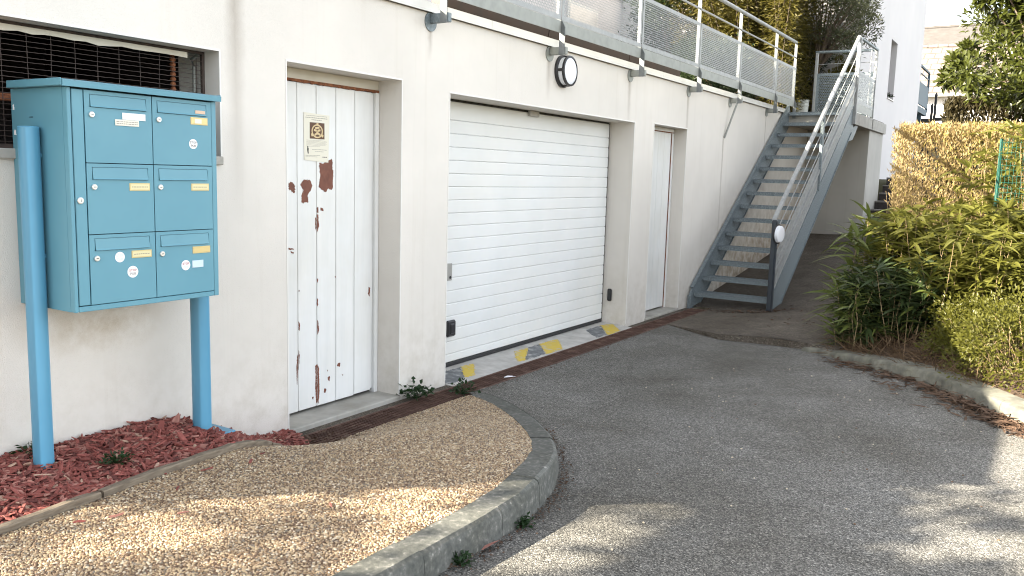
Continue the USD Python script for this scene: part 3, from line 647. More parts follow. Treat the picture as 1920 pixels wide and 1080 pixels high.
# second plain door
d2 = obj("door", bx(-0.20, -0.164, D2[0] + 0.002, 9.325, 0.035, 2.045), M["door"], bld, smooth=False, label="plain white narrow door in the far opening")
for a, b in ((8.452, 8.62), (8.62, 8.79), (8.79, 8.96), (8.96, 9.13), (9.13, 9.325)):
    obj("plank", bx(-0.166, -0.1595, a + 0.0015, b - 0.0015, 0.036, 2.044, 0.003), M["door"], d2, smooth=False)
obj("door_frame", cat_(bx(-0.21, -0.152, 9.328, 9.398, 0.0, 2.05, 0.004), bx(-0.21, -0.152, 8.452, 9.398, 2.051, 2.093, 0.004)), M["door"], bld)
obj("rust_strip", bx(-0.17, -0.150, 8.453, 9.39, 2.043, 2.052), M["rust"], bld)
obj("rust_strip", bx(-0.158, -0.150, 9.3255, 9.332, 0.02, 2.04), M["rust"], bld)
obj("door_sill", bx(-WT, 0.012, D2[0] - 0.01, D2[1] + 0.01, -0.2, 0.018, 0.006), M["concrete"], bld)
obj("dark_backing", bx(-0.30, -0.22, D2[0] + 0.001, D2[1] - 0.001, -0.1, 2.09), M["dark"], bld)

# notice on the door
po = thing("notice", "cream laminated notice with brown square emblem taped to the white plank door", "notice", (-0.196, 3.766, 1.57))
PX = -0.1955
sheetp = Polygon([(3.662, 1.578), (3.862, 1.566), (3.873, 1.852), (3.658, 1.859)])
obj("paper", ext_x(sheetp, PX, PX + 0.0012), M["cream"], po, smooth=False)
obj("picture", ext_x(sbox(3.707, 1.706, 3.829, 1.803), PX + 0.0012, PX + 0.0018), M["inkbrown"], po, smooth=False)
ring = Polygon([(3.768 + 0.047 * math.cos(a), 1.752 + 0.041 * math.sin(a)) for a in np.linspace(0, 2 * np.pi, 40)]).difference(Polygon([(3.768 + 0.038 * math.cos(a), 1.752 + 0.033 * math.sin(a)) for a in np.linspace(0, 2 * np.pi, 40)]))
marks = [ring] + [shapely.affinity.rotate(sbox(y - w / 2, z - h / 2, y + w / 2, z + h / 2).buffer(0.003), r) for y, z, w, h, r in ((3.768, 1.772, 0.030, 0.006, 8), (3.752, 1.757, 0.018, 0.006, -10), (3.782, 1.757, 0.018, 0.006, 14), (3.770, 1.742, 0.010, 0.012, 20), (3.756, 1.734, 0.016, 0.006, 30), (3.784, 1.735, 0.014, 0.006, -25), (3.770, 1.795, 0.010, 0.006, 0), (3.725, 1.729, 0.008, 0.012, 20), (3.812, 1.726, 0.008, 0.010, -20))]
em = shapely.union_all(marks)
obj("emblem", cat_(*[ext_x(g, PX + 0.0018, PX + 0.0023) for g in getattr(em, "geoms", [em])]), M["inktan"], po, smooth=False)
tl = []
for k, (z, a, b, h) in enumerate(((1.842, 3.680, 3.850, 0.0022), (1.830, 3.672, 3.855, 0.0030), (1.818, 3.722, 3.805, 0.0030), (1.696, 3.68, 3.845, 0.0014), (1.689, 3.68, 3.85, 0.0014), (1.682, 3.68, 3.84, 0.0014), (1.675, 3.68, 3.848, 0.0014), (1.668, 3.68, 3.84, 0.0014), (1.661, 3.68, 3.79, 0.0014), (1.642, 3.725, 3.85, 0.0024), (1.630, 3.75, 3.82, 0.0022), (1.606, 3.672, 3.79, 0.0026), (1.598, 3.672, 3.77, 0.0016), (1.598, 3.812, 3.85, 0.006))):
    y = a
    while y < b:
        w = RNG.uniform(0.006, 0.018)
        tl.append(ext_x(sbox(y, z - h / 2, min(y + w, b), z + h / 2), PX + 0.0012, PX + 0.0016)); y += w + 0.003
obj("lettering", cat_(*tl), M["ink"], po, smooth=False)
fig = shapely.union_all([Polygon([(3.690 + 0.005 * math.cos(a), 1.655 + 0.006 * math.sin(a)) for a in np.linspace(0, 6.28, 12)]), Polygon([(3.684, 1.648), (3.699, 1.648), (3.696, 1.632), (3.698, 1.616), (3.690, 1.617), (3.686, 1.632)])])
obj("figure", cat_(*[ext_x(g, PX + 0.0012, PX + 0.0017) for g in getattr(fig, "geoms", [fig])]), M["inkblack"], po, smooth=False)

# round wall lamps
def lamp(label, c, ax, r, d, plain=False):
    t = thing("bulkhead_lamp", label, "lamp", c)
    ax = np.array(ax, float)
    obj("base_ring", lathe([(0, 0.0), (r, 0.0), (r, d * 0.22), (r * 0.93, d * 0.30), (0, d * 0.30)], c, ax, 40), M["plastic"], t)
    obj("diffuser", lathe([(r * 0.86, d * 0.30), (r * 0.83, d * 0.85), (r * 0.78, d * 0.97), (r * 0.60, d * 1.06), (r * 0.3, d * 1.10), (0, d * 1.11)], c, ax, 40), M["lens"], t, smooth=True)
    if plain:
        return t
    obj("front_ring", lathe([(r * 0.875, d * 0.78), (r * 0.93, d * 0.78), (r * 0.92, d * 0.98), (r * 0.83, d * 1.03), (r * 0.805, d * 0.98), (r * 0.84, d * 0.85)], c, ax, 40), M["plastic"], t)
    a = np.cross(ax, [0, 0, 1]); a /= np.linalg.norm(a)
    for s, u in ((1, a), (-1, a), (1, np.array([0, 0, 1.0])), (-1, np.array([0, 0, 1.0]))):
        p = np.array(c) + s * u * r * 0.90
        obj("guard_bar", bar(p + ax * d * 0.25, p + ax * d * 0.85, 0.022, 0.012, up=u), M["plastic"], t)
    return t


lamp("round black rimmed bulkhead lamp on the wall above the garage door", (0.001, 6.425, 2.40), (1, 0, 0), 0.135, 0.085)

# ------------------------------------------------------------------ retaining wall, landing, terrace
rw = thing("retaining_wall", "greyish white cross wall under the stair landing with green algae at its foot", "wall", (0.5, 15.2, 0.6))
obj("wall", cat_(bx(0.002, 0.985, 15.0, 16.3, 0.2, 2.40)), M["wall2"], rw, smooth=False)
obj("landing_slab", bx(0.002, 1.03, 13.56, 16.3, 2.402, 2.575, 0.006), M["concrete"], rw)
obj("terrace", cat_(bx(-9, -WT - 0.002, WE + 0.01, 24, 2.30, 2.56), bx(-WT, 0.98, 15.06, 16.3, 2.576, 2.60)), M["terrace"], kind="structure", smooth=False)

uh = thing("upper_house", "low white house standing back on the terrace behind the perforated railing", "building", (-6, 14, 2.56))
obj("wall", bx(-8.5, -4.2, 6.5, 24.2, 2.5, 5.1), M["house"], uh, smooth=False)
obj("roof", bx(-8.6, -4.1, 6.4, 24.3, 5.102, 5.25), M["roof"], uh, smooth=False)
for yw in (8.0, 11.0, 14.0, 17.5):
    w_ = obj("window", bx(-4.199, -4.16, yw, yw + 1.2, 3.5, 4.7), M["coping"], uh, smooth=False)
    obj("pane", bx(-4.1595, -4.155, yw + 0.06, yw + 1.14, 3.56, 4.64), M["greyplate"], w_, smooth=False)

# ------------------------------------------------------------------ railing on the terrace edge
def plate(o, U, Vv, W, H, pitch=0.024, hole=0.37, border=0.018):
    """perforated sheet: staggered round holes cut in a thin plate, o = lower left corner"""
    o, U, Vv = (np.array(a, float) for a in (o, U, Vv))
    Rr, r = pitch / math.sqrt(3), hole * pitch
    a6 = np.radians(30 + 60 * np.arange(6))
    oc, ic = np.column_stack([np.cos(a6), np.sin(a6)]) * Rr, np.column_stack([np.cos(a6), np.sin(a6)]) * r
    cen = []
    nrow = int((H - 2 * border) / (pitch * math.sqrt(3) / 2))
    for j in range(nrow):
        y = border + pitch * 0.55 + j * pitch * math.sqrt(3) / 2
        x = border + pitch * (0.5 + 0.5 * (j % 2))
        n = int((W - border - x - pitch * 0.4) / pitch)
        cen.append(np.column_stack([x + pitch * np.arange(n + 1), np.full(n + 1, y)]))
    cen = np.vstack(cen)
    P = np.concatenate([cen[:, None] + oc, cen[:, None] + ic], 1).reshape(-1, 2)
    k = np.arange(6); q = (k + 1) % 6
    f = np.vstack([np.column_stack([k, q, 6 + q]), np.column_stack([k, 6 + q, 6 + k])])
    F = (np.arange(len(cen))[:, None, None] * 12 + f).reshape(-1, 3)
    nrm = np.cross(U, Vv); nrm /= np.linalg.norm(nrm)
    m = trimesh.Trimesh(o + P[:, :1] * U + P[:, 1:] * Vv, F, process=False)
    bw = border + pitch * 0.8
    def strip_(x0, x1, y0, y1):
        c = [o + x0 * U + y0 * Vv, o + x1 * U + y0 * Vv, o + x1 * U + y1 * Vv, o + x0 * U + y1 * Vv]
        v = np.array([p + s * nrm * 0.0018 for s in (-1, 1) for p in c])
        return trimesh.Trimesh(v, np.array([[0, 2, 1], [0, 3, 2], [4, 5, 6], [4, 6, 7], [0, 1, 5], [0, 5, 4], [1, 2, 6], [1, 6, 5], [2, 3, 7], [2, 7, 6], [3, 0, 4], [3, 4, 7]]), process=False)
    return cat_(m, strip_(0, W, 0, bw), strip_(0, W, H - bw, H), strip_(0, bw, bw, H - bw), strip_(W - bw, W, bw, H - bw))


PY = [4.59, 6.18, 7.77, 9.36, 10.83, 12.48, 13.55]
rl_ = thing("terrace_railing", "galvanised railing with perforated panels along the terrace edge above the garage", "railing", (0.1, 8, 2.58))
RX = 0.10
for i, y in enumerate(PY):
    prof = Polygon([(RX - 0.032, 3.62), (RX - 0.032, 2.78), (RX + 0.002, 2.70), (RX + 0.002, 2.50), (RX + 0.052, 2.50), (RX + 0.052, 2.715), (RX + 0.008, 2.80), (RX + 0.008, 3.62)])
    ps = obj("post", ext_y(prof, y - 0.004, y + 0.004) if False else ext_y(prof, y - 0.005, y + 0.005), M["post"], rl_, smooth=False)
    if i < len(PY) - 1:
        obj("bracket", cat_(bx(0.010, RX + 0.06, y + 0.005, y + 0.045, 2.505, 2.565, 0.004), lathe([(0, 0), (0.062, 0), (0.062, 0.008), (0, 0.008)], (0.0005, y + 0.02, 2.515), (1, 0, 0), 20)), M["stairsteel"] if i in (0,) else M["galvdark"], ps)
for a, b in zip(PY[:-1], PY[1:]):
    obj("kick_plate", bx(RX + 0.010, RX + 0.016, a + 0.008, b - 0.008, 2.672, 2.768), M["galvdark"], rl_, smooth=False)
    obj("perforated_panel", plate((RX + 0.0125, a + 0.008, 2.772), (0, 1, 0), (0, 0, 1), b - a - 0.016, 0.485, hole=0.43 if b < 9.4 else 0.36), M["galv"], rl_, smooth=False)
    obj("mid_rail", tube((RX - 0.02, a, 3.42), (RX - 0.02, b, 3.42), 0.011, 10), M["galv"], rl_, smooth=True)
obj("top_rail", tube((RX - 0.018, PY[0], 3.640), (RX - 0.018, PY[-1], 3.640), 0.023, 14), M["galv"], rl_)
obj("strut", bar((RX, 10.85, 2.52), (0.012, 10.68, 2.06), 0.03, 0.014, up=(1, 0, 0)), M["galvdark"], rl_)
for a, b in ((4.85, 6.28), (6.29, 7.88), (7.89, 9.25)):  # invented strips, near-black colour stands in for the dark gap under the railing
    tr = Polygon([(-0.17, 2.641), (-0.07, 2.641), (-0.055, 2.735), (-0.185, 2.735)])
    n = {4.85: "nearest the letterboxes", 6.29: "above the round wall lamp", 7.89: "furthest along"}[a]
    solo("gap_strip", ext_y(tr, a, b), M["gapstrip"], f"added dark strip filling the gap behind the railing, {n} of the row", "filler", group="added dark strips behind the railing")

# ------------------------------------------------------------------ metal staircase
st = thing("metal_staircase", "blue grey open tread steel staircase climbing along the white wall to the terrace", "staircase", (0.5, 9.7, 0))
NS = 14
rise, y0s, y1s = 2.41 / NS, 9.75, 13.47
going = (y1s - y0s) / NS
nose = lambda y: 0.172 + (y - y0s) * rise / going
SL = math.atan2(rise, going)
for x0, x1 in ((0.022, 0.066), (0.965, 1.012)):
    yb0 = 9.66
    top = 0.085
    prof = Polygon([(yb0, -0.02), (yb0, nose(yb0) + top - 0.05), (yb0 + 0.10, nose(yb0 + 0.10) + top), (13.50, nose(13.50) + top), (13.56, nose(13.50) + top), (13.56, 2.36), (13.45, 2.28), (yb0 + 0.33, -0.02)])
    web = ext_x(prof, x0 + 0.012, x1 - 0.012)
    sn = np.array([0, -math.sin(SL), math.cos(SL)])
    fl = [bar(((x0 + x1) / 2, yb0 + 0.06, nose(yb0 + 0.06) + top - 0.001), ((x0 + x1) / 2, 13.53, nose(13.53) + top - 0.001), x1 - x0, 0.010, up=(0, -0.5, 1)),
          bar(((x0 + x1) / 2, yb0 + 0.31, 0.0), ((x0 + x1) / 2, 13.45, 2.275), x1 - x0, 0.010, up=(0, -0.5, 1)), bx(x0, x1, yb0 - 0.006, yb0 + 0.004, -0.02, nose(yb0) + top - 0.05)]
    obj("stringer", cat_(web, *fl), M["stairsteel"], st, smooth=False)
for k in range(NS + 1):
    y, z = y0s + k * going, 0.172 + k * rise
    ms = [bx(0.068, 0.963, y, y + 0.006, z - 0.045, z, 0.0), bx(0.068, 0.963, y + 0.262, y + 0.267, z - 0.035, z)]
    ms.append(bx(0.068, 0.963, y - 0.004, y + 0.030, z + 0.0005, z + 0.006))
    for q in range(7):
        ms.append(bx(0.07, 0.961, y + 0.045 + q * 0.031, y + 0.052 + q * 0.031, z - 0.03, z - 0.001))
    for q in range(12):
        ms.append(bx(0.09 + q * 0.076, 0.096 + q * 0.076, y + 0.007, y + 0.261, z - 0.012, z - 0.002))
    obj("tread" if k < NS else "landing_grating", cat_(*ms), M["stairsteel"], st, smooth=False)
obj("newel_post", cat_(bx(0.985, 1.045, 9.575, 9.645, -0.02, 1.10, 0.012)), M["newel"], st)
zr = lambda y: 1.11 + (y - 9.62) * (3.66 - 1.11) / (13.50 - 9.62)
zq = lambda y: 0.74 + (y - 10.1) * (3.06 - 0.74) / (13.70 - 10.1)
obj("handrail", bar((1.0, 9.60, zr(9.60)), (1.0, 13.52, zr(13.52)), 0.05, 0.035, c=0.008), M["galv"], st)
obj("panel_rail", bar((1.0, 9.66, zq(9.66)), (1.0, 13.50, zq(13.50)), 0.042, 0.042, c=0.006), M["galv"], st)
for f in (0.35, 0.65):
    obj("wire", tube((0.995, 9.66, zq(9.66) * (1 - f) + zr(9.66) * f), (0.995, 13.48, zq(13.48) * (1 - f) + zr(13.48) * f), 0.006, 6), M["galv"], st, smooth=True)
for y in (11.55,):
    obj("post", bx(0.99, 1.03, y, y + 0.05, nose(y) + 0.08, zr(y), 0.004), M["stairsteel"], st)
up = np.array([0, 0, 1.0]); dl = np.array([0, 1, (zq(13) - zq(10)) / 3]);
for a, b in ((9.66, 11.54), (11.61, 13.48)):
    dv = np.array([0, b - a, zq(b) - zq(a)]); L = np.linalg.norm(dv)
    obj("perforated_panel", plate((1.002, a, nose(a) + 0.105), dv / L, (0, 0, 1), L, 0.43, pitch=0.018, hole=0.24), M["galv"], st, smooth=False)
# landing guard
obj("corner_post", bx(0.985, 1.04, 13.48, 13.54, 2.40, 3.66, 0.006), M["galv"], st)
obj("corner_post", bx(0.985, 1.03, 14.93, 14.985, 2.40, 3.665, 0.006), M["galv"], st)
obj("corner_post", bx(0.965, 0.980, 14.70, 14.73, 2.58, 3.64, 0.003), M["galv"], st)
obj("corner_post", bx(0.055, 0.10, 14.93, 14.985, 2.58, 3.665, 0.006), M["galv"], st)
obj("landing_rail", tube((1.01, 13.50, 3.655), (1.01, 14.99, 3.67), 0.022, 12), M["stairsteel"], st)
obj("landing_rail", tube((0.05, 14.96, 3.68), (1.01, 14.96, 3.67), 0.022, 12), M["stairsteel"], st)
obj("landing_wire", tube((0.09, 14.96, 3.48), (1.0, 14.96, 3.48), 0.006, 6), M["galv"], st, smooth=True)
obj("landing_panel", plate((1.015, 13.54, 2.72), (0, 1, 0), (0, 0, 1), 1.39, 0.47, 0.026), M["galv"], st, smooth=False)
obj("landing_panel", plate((0.10, 14.955, 2.62), (1, 0, 0), (0, 0, 1), 0.885, 0.71, 0.030), M["stairsteel"], st, smooth=False)
obj("landing_kick_plate", bx(1.012, 1.018, 13.56, 14.93, 2.60, 2.715), M["galvdark"], st, smooth=False)
obj("landing_deck", bx(0.02, 0.98, 13.745, 15.05, 2.577, 2.598), M["stairsteel"], st, smooth=False)
obj("gusset", ext_x(Polygon([(13.45, 2.28), (13.57, 2.36), (13.75, 2.398), (13.95, 2.398), (13.62, 2.18), (13.30, 2.14)]), 0.985, 0.997), M["stairsteel"], st, smooth=False)
lamp("round white disc lamp fixed to the dark newel post of the staircase", (1.047, 9.61, 0.945), (0.98, -0.20, 0), 0.112, 0.045, True)
bk = [(0.0, 0.0), (0.118, 0.0), (0.125, 0.02), (0.133, 0.20), (0.140, 0.205), (0.140, 0.222), (0.135, 0.225), (0.140, 0.29), (0.146, 0.296), (0.142, 0.302), (0.134, 0.296), (0.120, 0.03), (0.0, 0.03)]
solo("bucket", lathe(bk, (-0.20, 15.2, 2.602 + 0.02), n=36), M["bucket"], "pale plastic bucket standing at the top of the staircase", "bucket")
obj("terrace", bx(-0.6, 0.0, 13.57, 15.9, 2.577, 2.618), M["terrace"], kind="structure", smooth=False)

# ------------------------------------------------------------------ letterboxes
lb = thing("letterbox_bank", "blue metal bank of six letterboxes on two blue poles against the wall", "letterbox", (0.2, 2.21, 0.25))
LX = 0.40
cab = cat_(bx(0.004, LX - 0.030, 1.868, 2.554, 0.938, 1.812), bx(LX - 0.030, LX, 1.868, 1.884, 0.938, 1.812, 0.002), bx(LX - 0.030, LX, 2.528, 2.554, 0.938, 1.812, 0.002), bx(LX - 0.030, LX, 1.8845, 2.5275, 0.938, 0.960, 0.002))
obj("cabinet", cab, M["blue"], lb)
obj("cavity", bx(LX - 0.0298, LX - 0.0265, 1.885, 2.527, 0.9605, 1.811), M["shadowgap"], lb, smooth=False)
rp = Polygon([(0.03, 1.843), (0.03, 1.815), (0.034, 1.815), (0.034, 1.8135), (LX + 0.014, 1.8135), (LX + 0.014, 1.814), (LX + 0.022, 1.812), (LX + 0.024, 1.834), (LX + 0.014, 1.839)])
obj("roof", cat_(ext_y(rp, 1.842, 2.566), bx(0.03, LX + 0.016, 1.838, 1.8418, 1.814, 1.842, 0.0015), bx(0.03, LX + 0.016, 2.5662, 2.570, 1.814, 1.842, 0.0015)), M["blue"], lb, smooth=False)
lsp = obj("lock_strip", bx(LX - 0.026, LX + 0.001, 1.887, 1.933, 0.9635, 1.806, 0.002), M["blue"], lb)


def lock(parent, y, z, r=0.0115):
    obj("lock", lathe([(0, 0.002), (r, 0.002), (r, 0.007), (r * 0.8, 0.009), (0, 0.009)], (LX, y, z), (1, 0, 0), 20), M["silver"], parent)
    obj("keyhole", bx(LX + 0.0088, LX + 0.0096, y - 0.0012, y + 0.0012, z - 0.005, z + 0.005) if parent == lsp else bx(LX + 0.0088, LX + 0.0096, y - 0.005, y + 0.005, z - 0.0012, z + 0.0012), M["shadowgap"], parent)


lock(lsp, 1.905, 1.379, 0.013)
cols, rows = ((1.9365, 2.2285), (2.2325, 2.5255)), ((1.5275, 1.806), (1.2455, 1.524), (0.9635, 1.242))
FX = LX + 0.0016


def disc(parent, y, z, r, lines):
    obj("sticker", lathe([(0, 0), (r, 0), (r, 0.0008), (0, 0.0008)], (FX, y, z), (1, 0, 0), 28), M["whitepaper"], parent)
    for i, (t, mt) in enumerate(lines):
        tm = meshkit.text_mesh(t, 0.0095, 0.0005, bold=True)
        v = tm.vertices.copy(); w = v[:, 0].max()
        tm.vertices = np.column_stack([v[:, 2] + FX + 0.0008, v[:, 0] - w / 2 + y, v[:, 1] + z + (0.002 if i == 0 else -0.0125)])
        obj("sticker_lettering", tm, M[mt], parent, smooth=False)


def label_(parent, name, y0, y1, z0, z1, m, lines=0, frame=None):
    if frame:
        obj("plate_frame", bx(FX - 0.001, FX + 0.0015, y0 - 0.004, y1 + 0.004, z0 - 0.004, z1 + 0.004, 0.0006), M[frame], parent)
    obj(name, bx(FX, FX + 0.0024, y0, y1, z0, z1, 0.0006), M[m], parent)
    if lines:
        ls = []
        for k in range(lines):
            z = z1 - (k + 1) * (z1 - z0) / (lines + 1); y = y0 + 0.006
            while y < y1 - 0.008:
                w = RNG.uniform(0.004, 0.012); ls.append(bx(FX + 0.0024, FX + 0.0028, y, min(y + w, y1 - 0.005), z - 0.0012, z + 0.0012)); y += w + 0.0025
        obj("label_lettering", cat_(*ls), M["ink"], parent, smooth=False)


for ri, (z0, z1) in enumerate(rows):
    for ci, (y0, y1) in enumerate(cols):
        fl = sbox(y0 + 0.022, z1 - 0.064, y1 - 0.024, z1 - 0.014)
        dm = ext_x(sbox(y0, z0, y1, z1).difference(fl), LX - 0.014, LX + 0.0015)
        names = [["upper left box door with white name plate", "upper right box door with a peach label and round sticker"], ["middle left box door with pale gold name plate", "middle right box door with pale gold name plate"], ["lower left box door with two round stickers", "lower right box door with round sticker and pale label"]]
        dd = obj("box_door", dm, M["blue"], lb, smooth=False, label=names[ri][ci])
        fy0, fy1, fz0, fz1 = y0 + 0.0245, y1 - 0.0265, z1 - 0.0622, z1 - 0.0155
        fp = Polygon([(LX - 0.012, fz1), (LX + 0.0006, fz1), (LX + 0.005, fz0 + 0.006), (LX + 0.0075, fz0), (LX - 0.002, fz0)])
        obj("flap", ext_y(fp, fy0, fy1), M["blue"], dd, smooth=False)
        lock(dd, y0 + 0.028, z1 - (0.092 if ri < 2 else 0.094))
        pa, pb_ = y1 - 0.107, y1 - 0.022
        if (ri, ci) == (0, 0):
            label_(dd, "name_plate", y0 + 0.158, y0 + 0.262, z1 - 0.103, z1 - 0.076, "whitepaper")
            label_(dd, "paper_label", y0 + 0.126, y0 + 0.232, z1 - 0.128, z1 - 0.104, "cream", 2)
        elif (ri, ci) == (0, 1):
            label_(dd, "name_plate", pa + 0.004, pb_ - 0.001, z1 - 0.098, z1 - 0.074, "brass", frame="brass")
            obj("paper_label", bx(FX + 0.0024, FX + 0.003, pa + 0.02, pb_ - 0.03, z1 - 0.096, z1 - 0.077), M["cream"], dd)
            obj("flap_label", bx(LX + 0.0036, LX + 0.0062, pa + 0.022, pb_ - 0.012, z1 - 0.054, z1 - 0.040), M["peach"], dd)
            disc(dd, y0 + 0.197, z1 - 0.186, 0.0215, [("STOP", "ink"), ("PUB", "ink")])
        else:
            dz = {1: 0, 2: 0.004}[ri]
            label_(dd, "name_plate", pa, pb_, z1 - 0.103 + dz, z1 - 0.080 + dz, "brass" if (ri, ci) == (2, 1) else "gold", 0 if (ri, ci) == (2, 1) else 1, frame="brass")
        if (ri, ci) == (2, 0):
            disc(dd, y0 + 0.128, z1 - 0.095, 0.0215, [("STOP", "bluepaper"), ("PUB", "bluepaper")])
            disc(dd, y0 + 0.184, z1 - 0.160, 0.0245, [("STOP", "inkred"), ("PUB", "ink")])
        if (ri, ci) == (2, 1):
            disc(dd, y0 + 0.145, z1 - 0.152, 0.0225, [("STOP", "inkred"), ("PUB", "bluepaper")])
            label_(dd, "paper_label", y0 + 0.178, y0 + 0.236, z1 - 0.166, z1 - 0.134, "bluepaper")
for y, r, zt in ((1.826, 0.0385, 1.66), (2.600, 0.0440, 1.60)):
    zb = float(zs(0.2, y)) - 0.02
    pl = obj("pole", lathe([(0, zt + 0.001), (r * 0.9, zt + 0.001), (r, zt - 0.004), (r, zb), (0, zb)][::-1], (0.2, y, 0), n=36), M["bluepole"], lb)
    obj("base_plate", cat_(bx(0.10, 0.30, y - 0.10, y + 0.12, zb + (0.024 if y > 2 else 0.0), zb + (0.033 if y > 2 else 0.008), 0.003)), M["bluepole"], pl)
for y in (1.8665, 2.5555):
    for z in (1.15, 1.55):
        obj("clamp", tube((0.2, y - 0.01, z), (0.2, y + 0.01, z), 0.012, 10), M["bluepole"], lb)

for k, (x, z, w, h) in enumerate(((0.022, 1.742, 0.010, 0.022), (0.026, 1.640, 0.016, 0.020), (0.15, 1.70, 0.03, 0.003))):
    sc = ragged([(x - w / 2, z - h / 2), (x + w / 2, z - h * 0.6), (x + w * 0.2, z + h / 2), (x - w / 2, z + h * 0.4)], 0.0012 if k < 2 else 0.0004, 40 + k)
    sc = max(getattr(sc, "geoms", [sc]), key=lambda q: q.area)
    obj("scuff", ext_y(sc, 1.8666, 1.8679), M["whitepaper"] if k < 2 else M["shadowgap"], lb, smooth=False)

# ------------------------------------------------------------------ drain
dr = thing("drain_grating", "rusty steel drain grating in the ground along the foot of the wall", "drain", (0.2, 6, 0))
for k, ya in enumerate(np.arange(3.22, 9.7, 0.81)):
    yb_ = min(ya + 0.805, 9.62)
    x0, x1, z = 0.095, 0.345 if ya < 4.6 else 0.30, 0.0
    ms = [bx(x0, x0 + 0.012, ya, yb_, -0.03, 0.004), bx(x1 - 0.012, x1, ya, yb_, -0.03, 0.004)]
    for x in np.arange(x0 + 0.045, x1 - 0.02, 0.034):
        ms.append(bx(x, x + 0.004, ya, yb_, -0.024, 0.0))
    for y in np.arange(ya + 0.012, yb_ - 0.004, 0.024):
        ms.append(bx(x0 + 0.012, x1 - 0.012, y, y + 0.004, -0.022, 0.002))
    obj("grate_section", cat_(*ms), M["grate"], dr, smooth=False)
obj("channel", cat_(bx(0.0935, 0.345, 3.2, 4.7, -0.2, -0.075), bx(0.0935, 0.30, 4.7, 9.62, -0.2, -0.075)), M["dark"], dr, smooth=False)

obj("channel_edge", cat_(bx(0.0125, 0.0935, 3.2, 4.843, -0.2, -0.006), bx(0.0862, 0.0935, 4.8435, 7.9515, -0.2, -0.006), bx(0.0125, 0.0935, 7.952, 9.62, -0.2, -0.006)), M["path"], dr, smooth=False)

# ------------------------------------------------------------------ timber edging
te = thing("timber_edging", "weathered timber edging board between the red mulch and the pebble pavement", "edging", (0.6, 1.8, 0.2))
def board(ts, w=0.036, top=0.028):
    m = []
    p = np.column_stack([np.interp(ts, np.arange(len(TIMBER)), TIMBER[:, i]) for i in (0, 1)])
    t = np.gradient(p, axis=0); t /= np.linalg.norm(t, axis=1)[:, None]; nn = np.column_stack([t[:, 1], -t[:, 0]])
    rings = []
    for a, n in zip(p, nn):
        z = float(zs(*a)) + top + RNG.uniform(-0.003, 0.003)
        rings.append([[*(a - n * w / 2), z - 0.15], [*(a - n * w / 2), z - 0.004], [*(a - n * w * 0.4), z], [*(a + n * w * 0.4), z], [*(a + n * w / 2), z - 0.005], [*(a + n * w / 2), z - 0.15]])
    R = np.array(rings); n = 6; F = []
    for i in range(len(R) - 1):
        for j in range(n - 1):
            F += [[i * n + j, (i + 1) * n + j, (i + 1) * n + j + 1], [i * n + j, (i + 1) * n + j + 1, i * n + j + 1]]
    for e in (0, len(R) - 1):
        F += [[e * n, e * n + j, e * n + j + 1] for j in range(1, n - 1)]
    me = trimesh.Trimesh(R.reshape(-1, 3), np.array(F), process=False)
    return me


obj("board", board(np.linspace(0.0, 3.12, 14)), M["timber"], te)
obj("board", board(np.linspace(3.15, 6.62, 16)), M["timber"], te)
obj("board", board(np.linspace(6.66, 7.0, 4), top=0.018), M["timber"], te)

# ------------------------------------------------------------------ loose stuff: pebbles, mulch, litter
def instancer(name, protos, P, Q, Sc, idx, kind="stuff", label=None, cat=None):
    pi = UsdGeom.PointInstancer.Define(stage, numbered("/World/" + name))
    base_p = str(pi.GetPath())
    for i, (m, mt) in enumerate(protos):
        q = f"{base_p}/piece_{i:03d}" if i else f"{base_p}/piece"
        usdkit.mesh(stage, q, m, mt, smooth=True if name != "mulch" else 25)
        pi.GetPrototypesRel().AddTarget(q)
    pi.CreateProtoIndicesAttr(Vt.IntArray.FromNumpy(idx.astype(np.int32)))
    pi.CreatePositionsAttr(Vt.Vec3fArray.FromNumpy(P.astype(np.float32)))
    pi.CreateOrientationsAttr(Vt.QuathArray([Gf.Quath(float(a), float(b), float(c), float(d)) for a, b, c, d in Q]))
    pi.CreateScalesAttr(Vt.Vec3fArray.FromNumpy(Sc.astype(np.float32)))
    tag(pi.GetPrim(), label, cat, kind=kind)


def quats(n, r, tilt=1.0):
    """random heading, then a tilt up to tilt radians"""
    h, t, a = r.uniform(0, 2 * np.pi, n), r.normal(0, tilt, n), r.uniform(0, 2 * np.pi, n)
    qz = np.column_stack([np.cos(h / 2), np.zeros(n), np.zeros(n), np.sin(h / 2)])
    qt = np.column_stack([np.cos(t / 2), np.sin(t / 2) * np.cos(a), np.sin(t / 2) * np.sin(a), np.zeros(n)])
    w1, x1, y1, z1 = qt.T; w2, x2, y2, z2 = qz.T
    return np.column_stack([w1 * w2 - x1 * x2 - y1 * y2 - z1 * z2, w1 * x2 + x1 * w2 + y1 * z2 - z1 * y2, w1 * y2 - x1 * z2 + y1 * w2 + z1 * x2, w1 * z2 + x1 * y2 - y1 * x2 + z1 * w2])


def scatter(poly, pitch, r, jitter=0.5, ymin=None):
    a, b, c, d = poly.bounds
    b = b if ymin is None else max(b, ymin)
    X, Y = np.meshgrid(np.arange(a, c, pitch), np.arange(b, d, pitch))
    P = np.column_stack([X.ravel(), Y.ravel()]) + r.uniform(-jitter, jitter, (X.size, 2)) * pitch
    return P[shapely.contains_xy(poly, P[:, 0], P[:, 1])]


